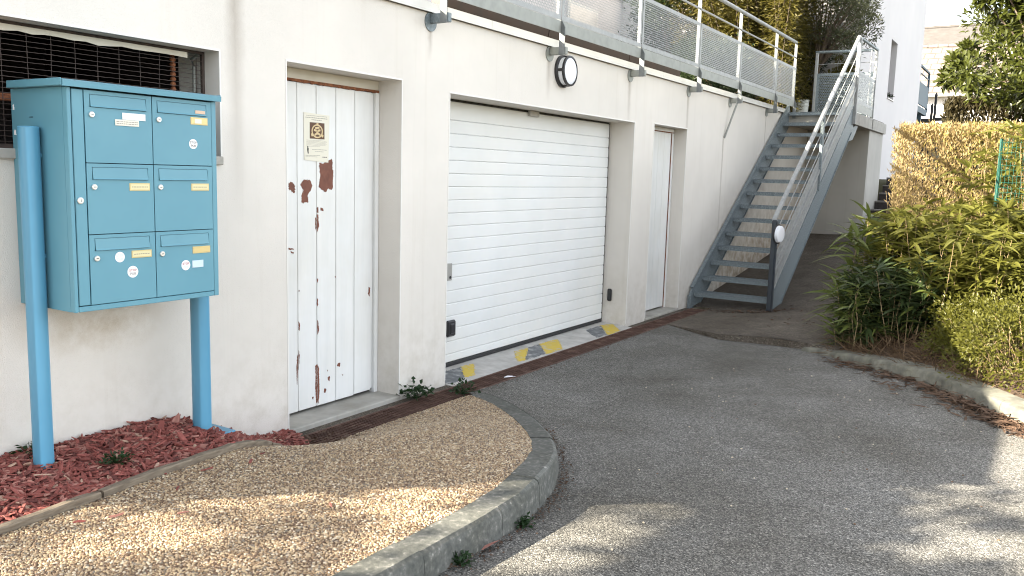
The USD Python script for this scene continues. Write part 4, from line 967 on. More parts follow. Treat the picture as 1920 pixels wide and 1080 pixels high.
r = np.random.default_rng(11)
P2 = scatter(pave_poly, 0.0074, r, 0.6, 0.75)
n = len(P2)
ico = trimesh.creation.icosphere(subdivisions=1)
protos = []
for i, mt in enumerate(PEB):
    g = ico.copy(); g.vertices *= 1 + 0.22 * (np.random.default_rng(i).random((len(g.vertices), 1)) - 0.5)
    protos.append(((np.asarray(g.vertices), np.asarray(g.faces)), mt))
P2 = P2[P2[:, 0] > 0.3]; n = len(P2)
sz = r.uniform(0.0028, 0.0056, n)
instancer("pebble_surface", protos, np.column_stack([P2, zs(P2[:, 0], P2[:, 1]) + r.uniform(-0.001, 0.0022, n)]), quats(n, r, 0.35), np.column_stack([sz * r.uniform(0.9, 1.35, n), sz * r.uniform(0.7, 1.0, n), sz * r.uniform(0.5, 0.8, n)]), r.choice(5, n, p=[0.31, 0.30, 0.17, 0.10, 0.12]), label="golden resin bound pebbles covering the pavement beside the mulch", cat="gravel")


def chip(seed):
    q = np.random.default_rng(seed)
    o = np.array([(-1, -0.2), (-0.8, 0.25), (0.2, 0.42), (0.9, 0.25), (1.0, -0.05), (0.7, -0.33), (-0.3, -0.4)]) * q.uniform(0.8, 1.15, (7, 1))
    bend = q.uniform(-0.2, 0.2)
    v = np.vstack([np.column_stack([o, np.full(7, s * 0.10) + bend * o[:, 0] ** 2 + q.normal(0, 0.03, 7)]) for s in (-1, 1)])
    F = [[0, i + 1, i] for i in range(1, 6)] + [[7, 7 + i, 8 + i] for i in range(1, 6)]
    for i in range(7):
        j = (i + 1) % 7
        F += [[i, j, 7 + j], [i, 7 + j, 7 + i]]
    return v, np.array(F)


PA = scatter(mulch_poly, 0.0185, r, 0.8, 0.7)
PA = np.vstack([PA, scatter(mulch_poly, 0.022, r, 0.8, 0.7), scatter(mulch_poly, 0.035, r, 0.8, 0.7)])
n = len(PA)
ln = r.uniform(0.012, 0.036, n) * np.where(r.random(n) < 0.12, 1.5, 1)
protos = [(chip(i), CHIPS[m]) for i, m in enumerate((0, 0, 1, 1, 2, 0, 3))]
instancer("mulch", protos, np.column_stack([PA, zm(PA[:, 0], PA[:, 1]) + r.uniform(0.0, 0.018, n)]), quats(n, r, 0.38), np.column_stack([ln, ln * r.uniform(0.35, 0.8, n), np.full(n, 0.022)]), r.choice(7, n, p=[0.25, 0.20, 0.12, 0.11, 0.18, 0.095, 0.045]), label="red dyed bark mulch heaped under the letterboxes", cat="mulch")
# stray chips on the pavement, things of their own
places = [(0.86, 1.72, "pink chip lying flat beside the timber edging below the left pole", 2), (0.80, 1.62, "dark red chip against the timber edging below the left pole", 0), (0.72, 2.22, "red chip beside the middle of the timber edging", 0), (0.80, 2.02, "small red chip on the pebbles near the edging joint", 0), (0.78, 2.40, "red chip on the pebbles in front of the right pole", 0), (0.74, 2.50, "darker red chip close to the edging near the right pole", 1), (1.02, 1.88, "lone pale chip out on the sunlit pebbles", 2), (1.40, 2.25, "thin pinkish chip near the kerb on the pebbles", 2)]
for i, (x, y, lab, mi) in enumerate(places):
    v, f = chip(20 + i); s = 0.030 if i in (0, 2, 4) else 0.02
    a = r.uniform(0, 3.1); c_, s_ = math.cos(a), math.sin(a)
    v = v * [s, s * 0.5, 0.02]; v = np.column_stack([v[:, 0] * c_ - v[:, 1] * s_, v[:, 0] * s_ + v[:, 1] * c_, v[:, 2]])
    solo("bark_chip", (v + [x, y, float(zs(x, y)) + 0.008], f), CHIPS[mi], lab, "bark chip", smooth=25, group="stray bark chips on the pavement")


def blades(B, D, L, Wd, droop=0.25, fold=0.25, up=None, prof=(0.25, 1.0, 0.72, 0.06), r=RNG):
    """leaf blades as folded strips: base points B, directions D, lengths L, half widths Wd"""
    n, k = len(B), len(prof)
    D = D / np.linalg.norm(D, axis=1)[:, None]
    ref = r.normal(0, 1, (n, 3)) if up is None else np.tile(up, (n, 1)) + r.normal(0, 0.35, (n, 3))
    side_ = np.cross(D, ref); side_ /= np.linalg.norm(side_, axis=1)[:, None] + 1e-9
    nor = np.cross(side_, D)
    V = np.zeros((n, k, 3, 3))
    for i, p in enumerate(prof):
        t = i / (k - 1)
        c = B + D * (L * t)[:, None]; c[:, 2] -= droop * L * t * t
        V[:, i, 0] = c - side_ * (Wd * p)[:, None] + nor * (fold * Wd * p)[:, None]
        V[:, i, 1] = c
        V[:, i, 2] = c + side_ * (Wd * p)[:, None] + nor * (fold * Wd * p)[:, None]
    f = []
    for i in range(k - 1):
        for j in (0, 1):
            a = i * 3 + j
            f += [[a, a + 1, a + 4], [a, a + 4, a + 3]]
    F = (np.arange(n)[:, None, None] * (3 * k) + np.array(f)).reshape(-1, 3)
    return V.reshape(-1, 3), F


def leaves2(B, D, L, Wd, r=RNG, up=None, fold=0.3):
    """cheap pointed leaf: 4 triangles"""
    n = len(B)
    D = D / (np.linalg.norm(D, axis=1)[:, None] + 1e-9)
    ref = r.normal(0, 1, (n, 3)) if up is None else np.tile(up, (n, 1)) + r.normal(0, 0.5, (n, 3))
    s = np.cross(D, ref); s /= np.linalg.norm(s, axis=1)[:, None] + 1e-9; nor = np.cross(s, D)
    c = B + D * (L * 0.45)[:, None]
    V = np.stack([B, c - s * Wd[:, None] + nor * (fold * Wd)[:, None], c, c + s * Wd[:, None] + nor * (fold * Wd)[:, None], B + D * L[:, None]], 1)
    F = (np.arange(n)[:, None, None] * 5 + np.array([[0, 2, 1], [0, 3, 2], [1, 2, 4], [2, 3, 4]])).reshape(-1, 3)
    return V.reshape(-1, 3), F


def join(*vf):
    o, V, F = 0, [], []
    for v, f in vf:
        V.append(v); F.append(f + o); o += len(v)
    return np.vstack(V), np.vstack(F)


# dead bamboo leaves drifted against the far kerb, and at the foot of the stairs
def litter(line, n, spread, r, L=(0.05, 0.14)):
    ln_ = LineString(line); B = []
    for _ in range(n):
        p = ln_.interpolate(r.beta(1.3, 1.0), normalized=True); B.append((p.x + r.normal(0, spread), p.y + r.normal(0, spread)))
    B = np.array(B); z = za(B[:, 0], B[:, 1])
    z = np.where(shapely.contains_xy(path_poly, B[:, 0], B[:, 1]), zp(B[:, 0], B[:, 1]), z) + np.abs(r.normal(0.004, 0.012, n))
    h = r.uniform(0, 2 * np.pi, n)
    D = np.column_stack([np.cos(h), np.sin(h), r.normal(0, 0.12, n)])
    return blades(np.column_stack([B, z]), D, r.uniform(*L, n), r.uniform(0.004, 0.010, n), 0.0, 0.4, up=(0, 0, 1), r=r)


r = np.random.default_rng(5)
lt = join(litter(rout[1:] + [-0.05, -0.05], 900, 0.045, r), litter([(2.3, 7.3), (3.4, 6.0)], 150, 0.12, r), litter([(3.2, 6.3), (3.6, 5.7)], 350, 0.07, r))
obj("leaf_litter", lt, M["litter"], kind="stuff", label="dry reddish brown leaves drifted along the kerb below the hedge", cat="leaf litter", smooth=False)
lt = join(litter([(0.15, 9.62), (0.95, 9.50), (1.15, 9.75)], 170, 0.06, r, (0.02, 0.07)), litter([(1.0, 8.6), (2.0, 9.5)], 60, 0.4, r, (0.02, 0.06)))
obj("leaf_litter", lt, M["litter"], kind="stuff", label="dry leaves and debris at the foot of the staircase", cat="leaf litter", smooth=False)
B = np.column_stack([r.uniform(0.15, 0.47, 260), r.normal(3.22, 0.10, 260)]); B = np.column_stack([B, zs(B[:, 0], B[:, 1]) + r.uniform(0.002, 0.015, 260)]); h = r.uniform(0, 6.28, 260)
obj("leaf_litter", leaves2(B, np.column_stack([np.cos(h), np.sin(h), r.normal(0, 0.2, 260)]), r.uniform(0.012, 0.035, 260), r.uniform(0.004, 0.009, 260), r, up=(0, 0, 1)), M["litter"], kind="stuff", label="orange brown leaf crumbs where mulch meets the drain grating", cat="leaf litter", smooth=False)
solo("fallen_leaf", blades(np.array([[0.245, 5.26, 0.008]]), np.array([[0.55, 0.8, 0.05]]), np.array([0.10]), np.array([0.017]), 0.05, 0.3, up=(0, 0, 1)), M["whitepaper"], "single white scrap lying on the asphalt beside the drain", "litter", smooth=False)
solo("fallen_leaf", blades(np.array([[1.97, 2.44, 0.168]]), np.array([[0.1, 0.9, 0.05]]), np.array([0.10]), np.array([0.017]), 0.0, 0.3, up=(0, 0, 1)), CHIPS[2], "red leaf lying in the gutter below the pavement kerb", "leaf", smooth=False)


# grit, moss and leaf crumbs gathered at the foot of the kerb and along the drain
gp = np.vstack([np.column_stack([np.interp(t, np.arange(len(outer)), outer[:, 0]), np.interp(t, np.arange(len(outer)), outer[:, 1])]) + [0.012, 0.0] for t in r.uniform(2, 12.5, 520)[:, None]])
gp += np.abs(r.normal(0, 0.03, gp.shape)) * [1, 0.6]
dp = np.column_stack([r.normal(0.315, 0.035, 420), r.uniform(4.75, 9.5, 420)])
gp = np.vstack([gp, dp]); n = len(gp); h = r.uniform(0, 6.28, n)
obj("gutter_debris", leaves2(np.column_stack([gp, za(gp[:, 0], gp[:, 1]) + r.uniform(0.003, 0.010, n)]), np.column_stack([np.cos(h), np.sin(h), r.normal(0, 0.25, n)]), r.uniform(0.006, 0.022, n), r.uniform(0.002, 0.006, n), r, up=(0, 0, 1)), M["litter"], kind="stuff", label="brown grit and leaf crumbs along the foot of the kerb and the drain", cat="debris", smooth=False)
gp = np.column_stack([r.uniform(1.2, 3.6, 130), r.uniform(2.2, 7.2, 130)]); gp = gp[shapely.contains_xy(drive_poly.buffer(-0.15), gp[:, 0], gp[:, 1])]; n = len(gp); sz = r.uniform(0.003, 0.007, n)
instancer("loose_grit", protos[:1] if False else [((np.asarray(ico.vertices), np.asarray(ico.faces)), PEB[3]), ((np.asarray(ico.vertices), np.asarray(ico.faces)), PEB[2])], np.column_stack([gp, za(gp[:, 0], gp[:, 1]) + 0.002]), quats(n, r, 0.3), np.column_stack([sz, sz * 0.8, sz * 0.5]), r.integers(0, 2, n), label="loose bits of grit scattered over the asphalt", cat="grit")


# ------------------------------------------------------------------ plants
def weed(name, label, loc, n, rad, L, seed, mt="weed"):
    r = np.random.default_rng(seed)
    t = thing(name, label, "weed", loc)
    a, e = r.uniform(0, 2 * np.pi, n), r.uniform(0.25, 1.3, n)
    D = np.column_stack([np.cos(a) * np.cos(e), np.sin(a) * np.cos(e), np.sin(e)])
    tip = np.array(loc) + D * (rad * r.uniform(0.4, 1.0, n))[:, None]
    D2 = D * [1, 1, 0.2] + r.normal(0, 0.4, (n, 3))
    obj("foliage", leaves2(tip, D2, r.uniform(0.6, 1.2, n) * L, r.uniform(0.25, 0.45, n) * L, r, up=(0, 0, 1)), M[mt], t, smooth=False)
    obj("stem", cat_(*[tube(loc, p, 0.0016, 4, 0.001, False) for p in tip[:: max(1, n // 25)]]), M[mt], t)
    return t


weed("weed_plant", "leafy green weed growing between the door pillar and the drain", (0.085, 4.40, 0.0), 110, 0.13, 0.042, 1)
weed("weed_plant", "small weed tuft on the drain in front of the garage door corner", (0.30, 4.66, 0.01), 60, 0.10, 0.035, 2)
weed("weed_plant", "small green weed in the mulch right of the left pole", (0.40, 2.02, 0.275), 70, 0.07, 0.022, 3)
weed("weed_plant", "green weed against the wall behind the left pole", (0.06, 1.86, 0.27), 80, 0.085, 0.028, 4)
for i, (x, y) in enumerate(((1.96, 2.05), (1.97, 2.32), (1.96, 2.75))):
    weed("gutter_weed", ["mossy weed tuft in the gutter, nearest the camera", "small moss tuft in the gutter beside the red leaf", "tiny grass tuft in the gutter, furthest along the kerb face"][i], (x - 0.01, y, float(za(x, y))), 70, 0.05, 0.02, 30 + i)

# clipped dry hedge
def hedge_box(name, label, lo, hi, n, mats, L, W_, seed, upright=0.9, inset=0.16, core="twig", ragged_=0.05):
    r = np.random.default_rng(seed); lo, hi = np.array(lo, float), np.array(hi, float)
    t = thing(name, label, "hedge", ((lo[0] + hi[0]) / 2, (lo[1] + hi[1]) / 2, lo[2]))
    m = int(n)
    P = lo + r.random((m, 3)) * (hi - lo)
    # push two thirds of the leaves into the outer shell
    ax = r.choice([0, 1, 1, 1, 2, 2], m); sd = np.where(ax == 1, 0, np.where(ax == 2, 1, r.integers(0, 2, m)))
    sh = r.random(m) < 0.8
    dep = np.abs(r.normal(0, 0.07, m)) - ragged_ * meshkit.noise(P * 6, seed) * 1.4
    for k in range(3):
        q = sh & (ax == k)
        P[q, k] = np.where(sd[q] == 0, lo[k] + dep[q], hi[k] - dep[q])
    D = np.column_stack([r.normal(0, 0.45, m), r.normal(-0.25, 0.45, m), np.full(m, upright) + r.normal(0, 0.35, m)])
    v = leaves2(P, D, r.uniform(0.6, 1.3, m) * L, r.uniform(0.6, 1.3, m) * W_, r)
    if len(mats) == 1:
        obj("foliage", v, M[mats[0]], t, smooth=False)
    else:
        mix = (P[:, 0] - lo[0]) / (hi[0] - lo[0]) + r.normal(0, 0.28, m) > mats[2]
        for g, mt in ((~mix, mats[0]), (mix, mats[1])):
            i = np.where(g)[0]
            vv = v[0].reshape(m, 5, 3)[i].reshape(-1, 3); ff = (np.arange(len(i))[:, None, None] * 5 + np.array([[0, 2, 1], [0, 3, 2], [1, 2, 4], [2, 3, 4]])).reshape(-1, 3)
            obj("foliage", (vv, ff), M[mt], t, smooth=False)
    tw = []
    for _ in range(260):
        p = lo + r.random(3) * (hi - lo) * [1, 0.5, 0.5] + [0, 0.05, 0]; q = p + np.array([r.normal(0, 0.15), r.normal(-0.05, 0.12), r.uniform(0.4, 0.9)])
        q = np.minimum(q, hi + 0.03); tw.append(tube(p, q, 0.005, 4, 0.002, False))
    obj("twig", cat_(*tw), M[core], t)
    return t


hedge_box("clipped_hedge", "straw coloured clipped hedge, square topped, sunlit beside the path", (2.20, 9.55, 0.25), (4.9, 10.5, 2.10), 70000, ("straw", "strawgreen", 0.45), 0.045, 0.0065, 21)
hedge_box("clipped_hedge", "low olive brown hedge top behind the straw hedge, below the glossy tree", (2.18, 14.0, 1.3), (6.0, 15.0, 2.74), 34000, ("brownhedge",), 0.085, 0.016, 22, core="bark")


def bamboo(name, label, spots, mt, leafL, leafW, seed, per=7, cat="bamboo"):
    """spots: (x, y, z0, height) of each culm; leaves fan from the upper joints"""
    r = np.random.default_rng(seed); sp = np.array(spots)
    t = thing(name, label, cat, (sp[:, 0].mean(), sp[:, 1].mean(), sp[:, 2].min()))
    B, D, L, st_ = [], [], [], []
    for x, y, z, hgt in sp:
        lean = r.normal(0, 0.16, 2) + [0, -0.06]; top = np.array([x + lean[0] * hgt, y + lean[1] * hgt, z + hgt])
        st_.append(path_tube([(x, y, z), ((x + top[0]) / 2 + r.normal(0, 0.02), (y + top[1]) / 2, z + hgt * 0.55), top], 0.0035, 4, 0.0015))
        for f in (1.0, 0.88, 0.74, 0.6, 0.45, 0.3):
            if f < 1 and r.random() < 0.15:
                continue
            p = np.array([x, y, z]) * (1 - f) + top * f
            k = per if f > 0.7 else max(3, per - 3)
            a = r.uniform(0, 2 * np.pi, k); e = r.uniform(-0.15, 0.85, k)
            B += [p] * k; D += list(np.column_stack([np.cos(a) * np.cos(e), np.sin(a) * np.cos(e), np.sin(e)])); L += list(r.uniform(0.55, 1.15, k))
    B, D, L = np.array(B), np.array(D), np.array(L)
    obj("foliage", blades(B + r.normal(0, 0.012, B.shape), D, L * leafL, leafW * r.uniform(0.6, 1.2, len(L)), 0.28, 0.22, up=(0, 0, 1), prof=(0.2, 0.95, 0.85, 0.5, 0.02), r=r), M[mt], t, smooth=False)
    obj("stem", cat_(*st_), M["twig"], t)
    return t


r = np.random.default_rng(77)
def clump(n, x0, x1, y0, y1, h0, h1, shear=0.0):
    X, Y = r.uniform(x0, x1, n), r.uniform(y0, y1, n)
    return [(x, y, float(zbed(np.array([x]), np.array([y]))[0]) - 0.05, r.uniform(h0, h1)) for x, y in zip(X, Y)]


front = lambda x: 7.62 - np.clip(x - 2.25, 0, 3) * 1.02
bamboo("dwarf_bamboo", "broad leaved dwarf bamboo in front of the straw hedge, sunlit yellow green", clump(170, 2.25, 3.7, 8.3, 9.4, 0.65, 1.05), "bamboo", 0.25, 0.020, 51)
bamboo("dwarf_bamboo", "shaded dark green dwarf bamboo leaning over the path corner", clump(78, 2.10, 2.85, 7.65, 8.5, 0.22, 0.72), "bambooshaded", 0.24, 0.016, 52)
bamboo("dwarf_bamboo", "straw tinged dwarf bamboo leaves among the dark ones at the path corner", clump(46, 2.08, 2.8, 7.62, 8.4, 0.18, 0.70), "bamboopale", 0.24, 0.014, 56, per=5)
bamboo("dwarf_bamboo", "dwarf bamboo tuft with long pale leaves pointing out over the path", [(2.08, 8.25, 0.2, 0.42), (2.10, 8.15, 0.2, 0.36), (2.12, 8.35, 0.2, 0.52), (2.06, 8.5, 0.25, 0.78), (2.08, 8.7, 0.25, 0.85), (2.12, 8.9, 0.25, 0.8), (2.02, 8.4, 0.2, 0.30), (2.16, 8.6, 0.25, 0.95)], "bamboopale", 0.40, 0.026, 53, per=7)
bamboo("dwarf_bamboo", "sunlit dwarf bamboo below the green netting, above the low shrubs", clump(90, 2.75, 3.9, 7.7, 8.5, 0.45, 0.95), "bamboo", 0.23, 0.018, 55)
bamboo("dwarf_bamboo", "taller yellow bamboo sprays growing through the right end of the hedge", clump(50, 2.95, 3.9, 9.0, 9.5, 1.1, 1.75), "bamboo", 0.24, 0.018, 54)
# bare dead canes and straw tangled under the bamboo at the kerb
r = np.random.default_rng(91)
n = 900
B = np.column_stack([r.uniform(2.1, 3.4, n), np.zeros(n), np.zeros(n)]); B[:, 1] = front(B[:, 0]) + r.uniform(-0.12, 0.5, n); B[:, 2] = zbed(B[:, 0], B[:, 1])
D = np.column_stack([r.normal(0, 0.6, n), r.normal(-0.25, 0.5, n), r.uniform(0.05, 1.0, n)])
obj("dead_grass", blades(B, D, r.uniform(0.10, 0.34, n), r.uniform(0.0015, 0.0035, n), 0.2, 0.3, r=r), M["strawgrass"], kind="stuff", label="dead straw and bare canes tangled under the dwarf bamboo at the kerb", cat="dead grass", smooth=False)


def shrub(name, label, c, rad, n, mt, L, W_, seed, cat="shrub", clumps=40, shell=0.55, stems=30, drop=0.0):
    """crown of leaf clumps spread through an ellipsoid, on twigs from the base"""
    r = np.random.default_rng(seed); c, rad = np.array(c, float), np.array(rad, float)
    d = r.normal(0, 1, (clumps, 3)); d /= np.linalg.norm(d, axis=1)[:, None]
    cc = c + d * rad * (shell + (1 - shell) * r.random((clumps, 1)))
    sz = rad.mean() * r.uniform(0.18, 0.42, clumps)
    k = r.integers(0, clumps, n)
    e = r.normal(0, 1, (n, 3)); e /= np.linalg.norm(e, axis=1)[:, None]
    P = cc[k] + e * (sz[k] * r.random(n) ** 0.45)[:, None]
    D = e + (cc[k] - c) / rad.mean() * 0.6 + r.normal(0, 0.4, (n, 3)); D[:, 2] += 0.25 - drop
    b = np.array([c[0], c[1], c[2] - rad[2]])
    t = thing(name, label, cat, tuple(b))
    obj("crown" if cat == "tree" else "foliage", leaves2(P, D, r.uniform(0.6, 1.25, n) * L, r.uniform(0.7, 1.2, n) * W_, r, up=(0, -0.5, 1)), M[mt], t, smooth=False)
    return t, b, cc, r


def stems(t, b, cc, r, n, rad0, mt="bark", name="stem", low=0.0):
    ms = []
    for q in cc[r.permutation(len(cc))[:n]]:
        mid = b * 0.5 + q * 0.5 + r.normal(0, 0.05, 3) * np.linalg.norm(q - b); mid[2] = b[2] + (q[2] - b[2]) * 0.55
        ms.append(path_tube([b + [0, 0, -low], mid, q], rad0, 5, rad0 * 0.3))
    obj(name, cat_(*ms), M[mt], t)


t, b, cc, r2 = shrub("low_shrub", "low bright yellow green shrub spilling over the kerb at right", (3.55, 6.80, 0.42), (0.50, 0.45, 0.36), 9500, "shrub", 0.030, 0.008, 61, clumps=90)
stems(t, b, cc, r2, 70, 0.004, "twig")
t, b, cc, r2 = shrub("low_shrub", "yellow green shrub between the dwarf bamboo and the low shrub", (3.20, 7.35, 0.40), (0.34, 0.32, 0.26), 6000, "shrub", 0.030, 0.008, 62, clumps=60)
stems(t, b, cc, r2, 30, 0.005, "twig")
t, b, cc, r2 = shrub("low_shrub", "yellow leaved shrub at the right edge under the green netting", (3.95, 7.6, 0.85), (0.5, 0.5, 0.55), 7000, "shrub", 0.036, 0.010, 63, clumps=60)
stems(t, b, cc, r2, 30, 0.005, "twig")
# glossy tree top right
tt = thing("glossy_tree", "glossy leaved evergreen tree at the right edge above the hedges", "tree", (3.4, 13.2, 1.2))
r = np.random.default_rng(64)
cl = []
for _ in range(105):
    u = r.random(); z = 2.70 + 2.3 * u
    left = 2.32 + 0.30 * abs((z - 3.25)) ** 1.2 + (0.35 if 3.55 < z < 3.75 else 0)
    cl.append((r.uniform(left, 3.75), 13.2 + r.normal(0, 0.45), z))
cl = np.array(cl + [(2.34, 13.0, 3.2), (2.40, 13.1, 3.05), (2.50, 13.0, 2.95), (2.62, 12.9, 2.85), (2.47, 13.1, 3.35), (2.25, 13.1, 2.98), (2.62, 13.0, 3.95), (2.60, 13.1, 4.10), (2.9, 13.0, 4.3)])
m = 21000; k = r.integers(0, len(cl), m); e = r.normal(0, 1, (m, 3)); e /= np.linalg.norm(e, axis=1)[:, None]
rr = np.where(np.arange(len(cl)) >= 105, 0.11, 0.25)
P = cl[k] + e * (rr[k] * r.random(m) ** 0.5)[:, None]
D = e + r.normal(0, 0.4, (m, 3)); D[:, 2] += 0.3
obj("crown", blades(P, D, r.uniform(0.07, 0.12, m), r.uniform(0.016, 0.026, m), 0.15, 0.3, up=(0, -0.6, 1), prof=(0.25, 1.0, 0.7, 0.02), r=r), M["laurel"], tt, smooth=False)
obj("trunk", path_tube([(3.4, 13.2, 0.9), (3.42, 13.2, 2.0), (3.36, 13.2, 3.2), (3.5, 13.2, 5.0)], 0.09, 8, 0.03), M["bark"], tt, smooth=True)
obj("limb", cat_(*[path_tube([(3.4, 13.2, r.uniform(1.9, 3.6)), tuple((np.array([3.4, 13.2, 2.8]) + q) / 2 + [0, 0, 0.1]), tuple(q)], 0.025, 5, 0.006) for q in cl[::3]]), M["bark"], tt, smooth=True)
# terrace plants
t, b, cc, r2 = shrub("terrace_shrub", "dark green shrub behind the terrace railing, leftmost of the terrace plants", (-2.30, 14.9, 3.95), (0.95, 0.9, 1.7), 26000, "darkshrub", 0.085, 0.019, 65, clumps=90)
stems(t, b, cc, r2, 30, 0.02)
def reed(name, label, c, rad, n, mt, L, W_, seed):
    r = np.random.default_rng(seed); c = np.array(c); t = thing(name, label, "bamboo", (c[0], c[1], 2.56))
    culms, B, D = [], [], []
    for _ in range(70):
        x, y = c[0] + r.uniform(-1, 1) * rad[0], c[1] + r.uniform(-1, 1) * rad[1]; h = rad[2] * r.uniform(0.75, 1.1); lx, ly = r.normal(0, 0.16, 2)
        pts = np.array([(x + lx * h * s * s, y + ly * h * s * s, 2.56 + h * s) for s in np.linspace(0, 1, 6)])
        culms.append(path_tube(pts, 0.006, 4, 0.003))
        k = n // 70
        s = r.random(k) ** 0.8 * 0.95 + 0.05; q = np.column_stack([np.interp(s, np.linspace(0, 1, 6), pts[:, i]) for i in range(3)])
        a = r.uniform(0, 2 * np.pi, k); off = r.uniform(0.02, 0.22, k)
        B.append(q + np.column_stack([np.cos(a) * off, np.sin(a) * off, r.normal(0, 0.04, k)])); D.append(np.column_stack([np.cos(a), np.sin(a), r.uniform(-0.9, 0.5, k)]))
    B, D = np.vstack(B), np.vstack(D)
    obj("foliage", leaves2(B, D, L * r.uniform(0.6, 1.2, len(B)), W_ * r.uniform(0.7, 1.2, len(B)), r, up=(0, -0.4, 1)), M[mt], t, smooth=False)
    obj("stem", cat_(*culms), M["bark"], t)
    return t


reed("golden_bamboo", "tall golden yellow bamboo on the terrace behind the railing", (-0.98, 14.6, 0), (0.80, 0.95, 2.9), 48000, "golden", 0.10, 0.012, 66)
reed("golden_bamboo", "darker green bamboo between the leftmost shrub and the golden bamboo", (-1.75, 15.7, 0), (0.6, 0.5, 2.9), 22000, "darkshrub", 0.09, 0.011, 67)
ot = thing("olive_tree", "grey green olive tree overhanging the stair landing in front of the white block", "tree", (-0.05, 15.6, 2.56))
r = np.random.default_rng(68)
cl = []
for _ in range(90):
    x = r.uniform(-0.45, 0.75); zc_ = 4.65 - 0.25 * max(0, x - 0.1); cl.append((x, 15.55 + r.normal(0, 0.25), zc_ + r.normal(0, 0.42)))
cl = np.array(cl + [(0.85, 15.4, 4.22), (0.78, 15.4, 4.38), (0.70, 15.4, 4.25), (0.6, 15.4, 4.12), (0.42, 15.4, 3.95), (0.50, 15.4, 3.92), (0.30, 15.4, 4.0)])
m = 9500; k = r.integers(0, len(cl), m); e = r.normal(0, 1, (m, 3)); e /= np.linalg.norm(e, axis=1)[:, None]
rr = np.where(np.arange(len(cl)) >= 90, 0.10, 0.22)
P = cl[k] + e * (rr[k] * r.random(m) ** 0.5)[:, None]; D = e + r.normal(0, 0.5, (m, 3)); D[:, 2] += 0.3
obj("crown", leaves2(P, D, r.uniform(0.05, 0.09, m), r.uniform(0.007, 0.012, m), r), M["olive"], ot, smooth=False)
obj("trunk", path_tube([(-0.05, 15.6, 2.5), (-0.10, 15.58, 3.1), (-0.02, 15.55, 3.6), (0.12, 15.5, 4.2)], 0.06, 8, 0.025), M["bark"], ot, smooth=True)
obj("limb", cat_(*[path_tube([(-0.03, 15.56, 3.5), tuple((np.array([-0.03, 15.56, 3.8]) + q) / 2), tuple(q)], 0.02, 5, 0.004) for q in cl[::3]]), M["bark"], ot, smooth=True)
t, b, cc, r2 = shrub("terrace_shrub", "added low bushy row shading the top treads, half hidden behind the perforated railing panels near the stairs", (-0.48, 11.7, 2.95), (0.36, 1.35, 0.42), 14000, "darkshrub", 0.055, 0.014, 75, clumps=120)  # added row, keeps the sun off the upper stair treads
stems(t, b, cc, r2, 20, 0.008, "twig")
t, b, cc, r2 = shrub("terrace_shrub", "brown leaved bush behind the landing panel at the head of the stairs", (0.28, 15.75, 3.15), (0.36, 0.28, 0.5), 4000, "golden", 0.06, 0.011, 69, clumps=40)
stems(t, b, cc, r2, 20, 0.008, "twig")
t, b, cc, r2 = shrub("terrace_shrub", "dark bush in the gap between the golden bamboo and the landing", (-0.30, 16.0, 3.4), (0.34, 0.3, 0.85), 5000, "darkshrub", 0.07, 0.014, 70, clumps=40)
stems(t, b, cc, r2, 14, 0.012)

# green garden netting on a stake at the right end of the hedge
gn = thing("garden_netting", "strip of green plastic garden netting standing at the right end of the hedge", "netting", (3.30, 8.75, 0.4))
ms = []
for k in range(11):
    y = 1.43 + k * 0.05
    ms.append(path_tube([(3.17 + 0.004 * math.sin(k), 8.75, y), (3.27, 8.70, y + 0.008 * math.sin(k * 1.7)), (3.42, 8.72, y)], 0.002, 4))
for k in range(9):
    x = 3.17 + k * 0.031
    ms.append(path_tube([(x, 8.748 - 0.045 * math.sin(k / 8 * 3), 1.40), (x + 0.006, 8.74 - 0.045 * math.sin(k / 8 * 3), 1.97)], 0.002, 4))
obj("mesh", cat_(*ms), M["greennet"], gn)
obj("stake", tube((3.18, 8.76, 1.30), (3.18, 8.76, 1.96), 0.014, 8), M["greennet"], gn)

# ------------------------------------------------------------------ outdoor steps, building, far things
sp_ = thing("outdoor_steps", "short flight of dark outdoor steps beside the end of the cross wall", "steps", (1.5, 16.2, 0.8))
for k in range(6):
    z = 0.96 + 0.14 * k; y = 15.32 + 0.35 * k
    s = obj("step", bx(0.99, 2.05, y, y + 0.36 if k < 5 else y + 1.8, z - 0.55, z - 0.026), M["step"], sp_, smooth=False)
    obj("step_nosing", bx(0.988, 2.05, y - 0.012, y + 0.345, z - 0.025, z, 0.004), M["stepnose"], s)
ab = thing("apartment_block", "tall plain white block with one slit window behind the staircase", "building", (-3, 20, 1.5))
XB, YB0, YB1 = 0.5, 16.32, 24.1
f = Polygon([(YB0, 1.0), (YB1, 1.0), (YB1, 9.5), (YB0, 9.5)]).difference(sbox(19.42, 3.33, 20.20, 4.52))
obj("wall", cat_(ext_x(f, XB - 0.35, XB), bx(-8, XB - 0.35, YB0, YB0 + 0.3, 1.0, 9.5), bx(-8, XB - 0.35, YB1 - 0.3, YB1, 1.0, 9.5), bx(-8.3, -8.0, YB0, YB1, 1.0, 9.5)), M["house"], ab, smooth=False)
obj("roof", bx(-8.35, XB + 0.05, YB0 - 0.05, YB1 + 0.05, 9.5, 9.7), M["coping"], ab, smooth=False)
wn = obj("window", bx(XB - 0.30, XB - 0.24, 19.421, 20.199, 3.331, 4.519), M["coping"], ab, smooth=False)
obj("pane", bx(XB - 0.24, XB - 0.232, 19.48, 20.14, 3.39, 4.46), flat("dark_pane", (0.25, 0.26, 0.28), 0.1), wn, smooth=False)
obj("window_sill", bx(XB - 0.23, XB + 0.02, 19.40, 20.2, 3.31, 3.329), M["greyplate"], ab)
weed("sill_plant", "small dark plant on the sill of the slit window", (XB - 0.08, 19.75, 3.33), 60, 0.16, 0.07, 71, "darkshrub")
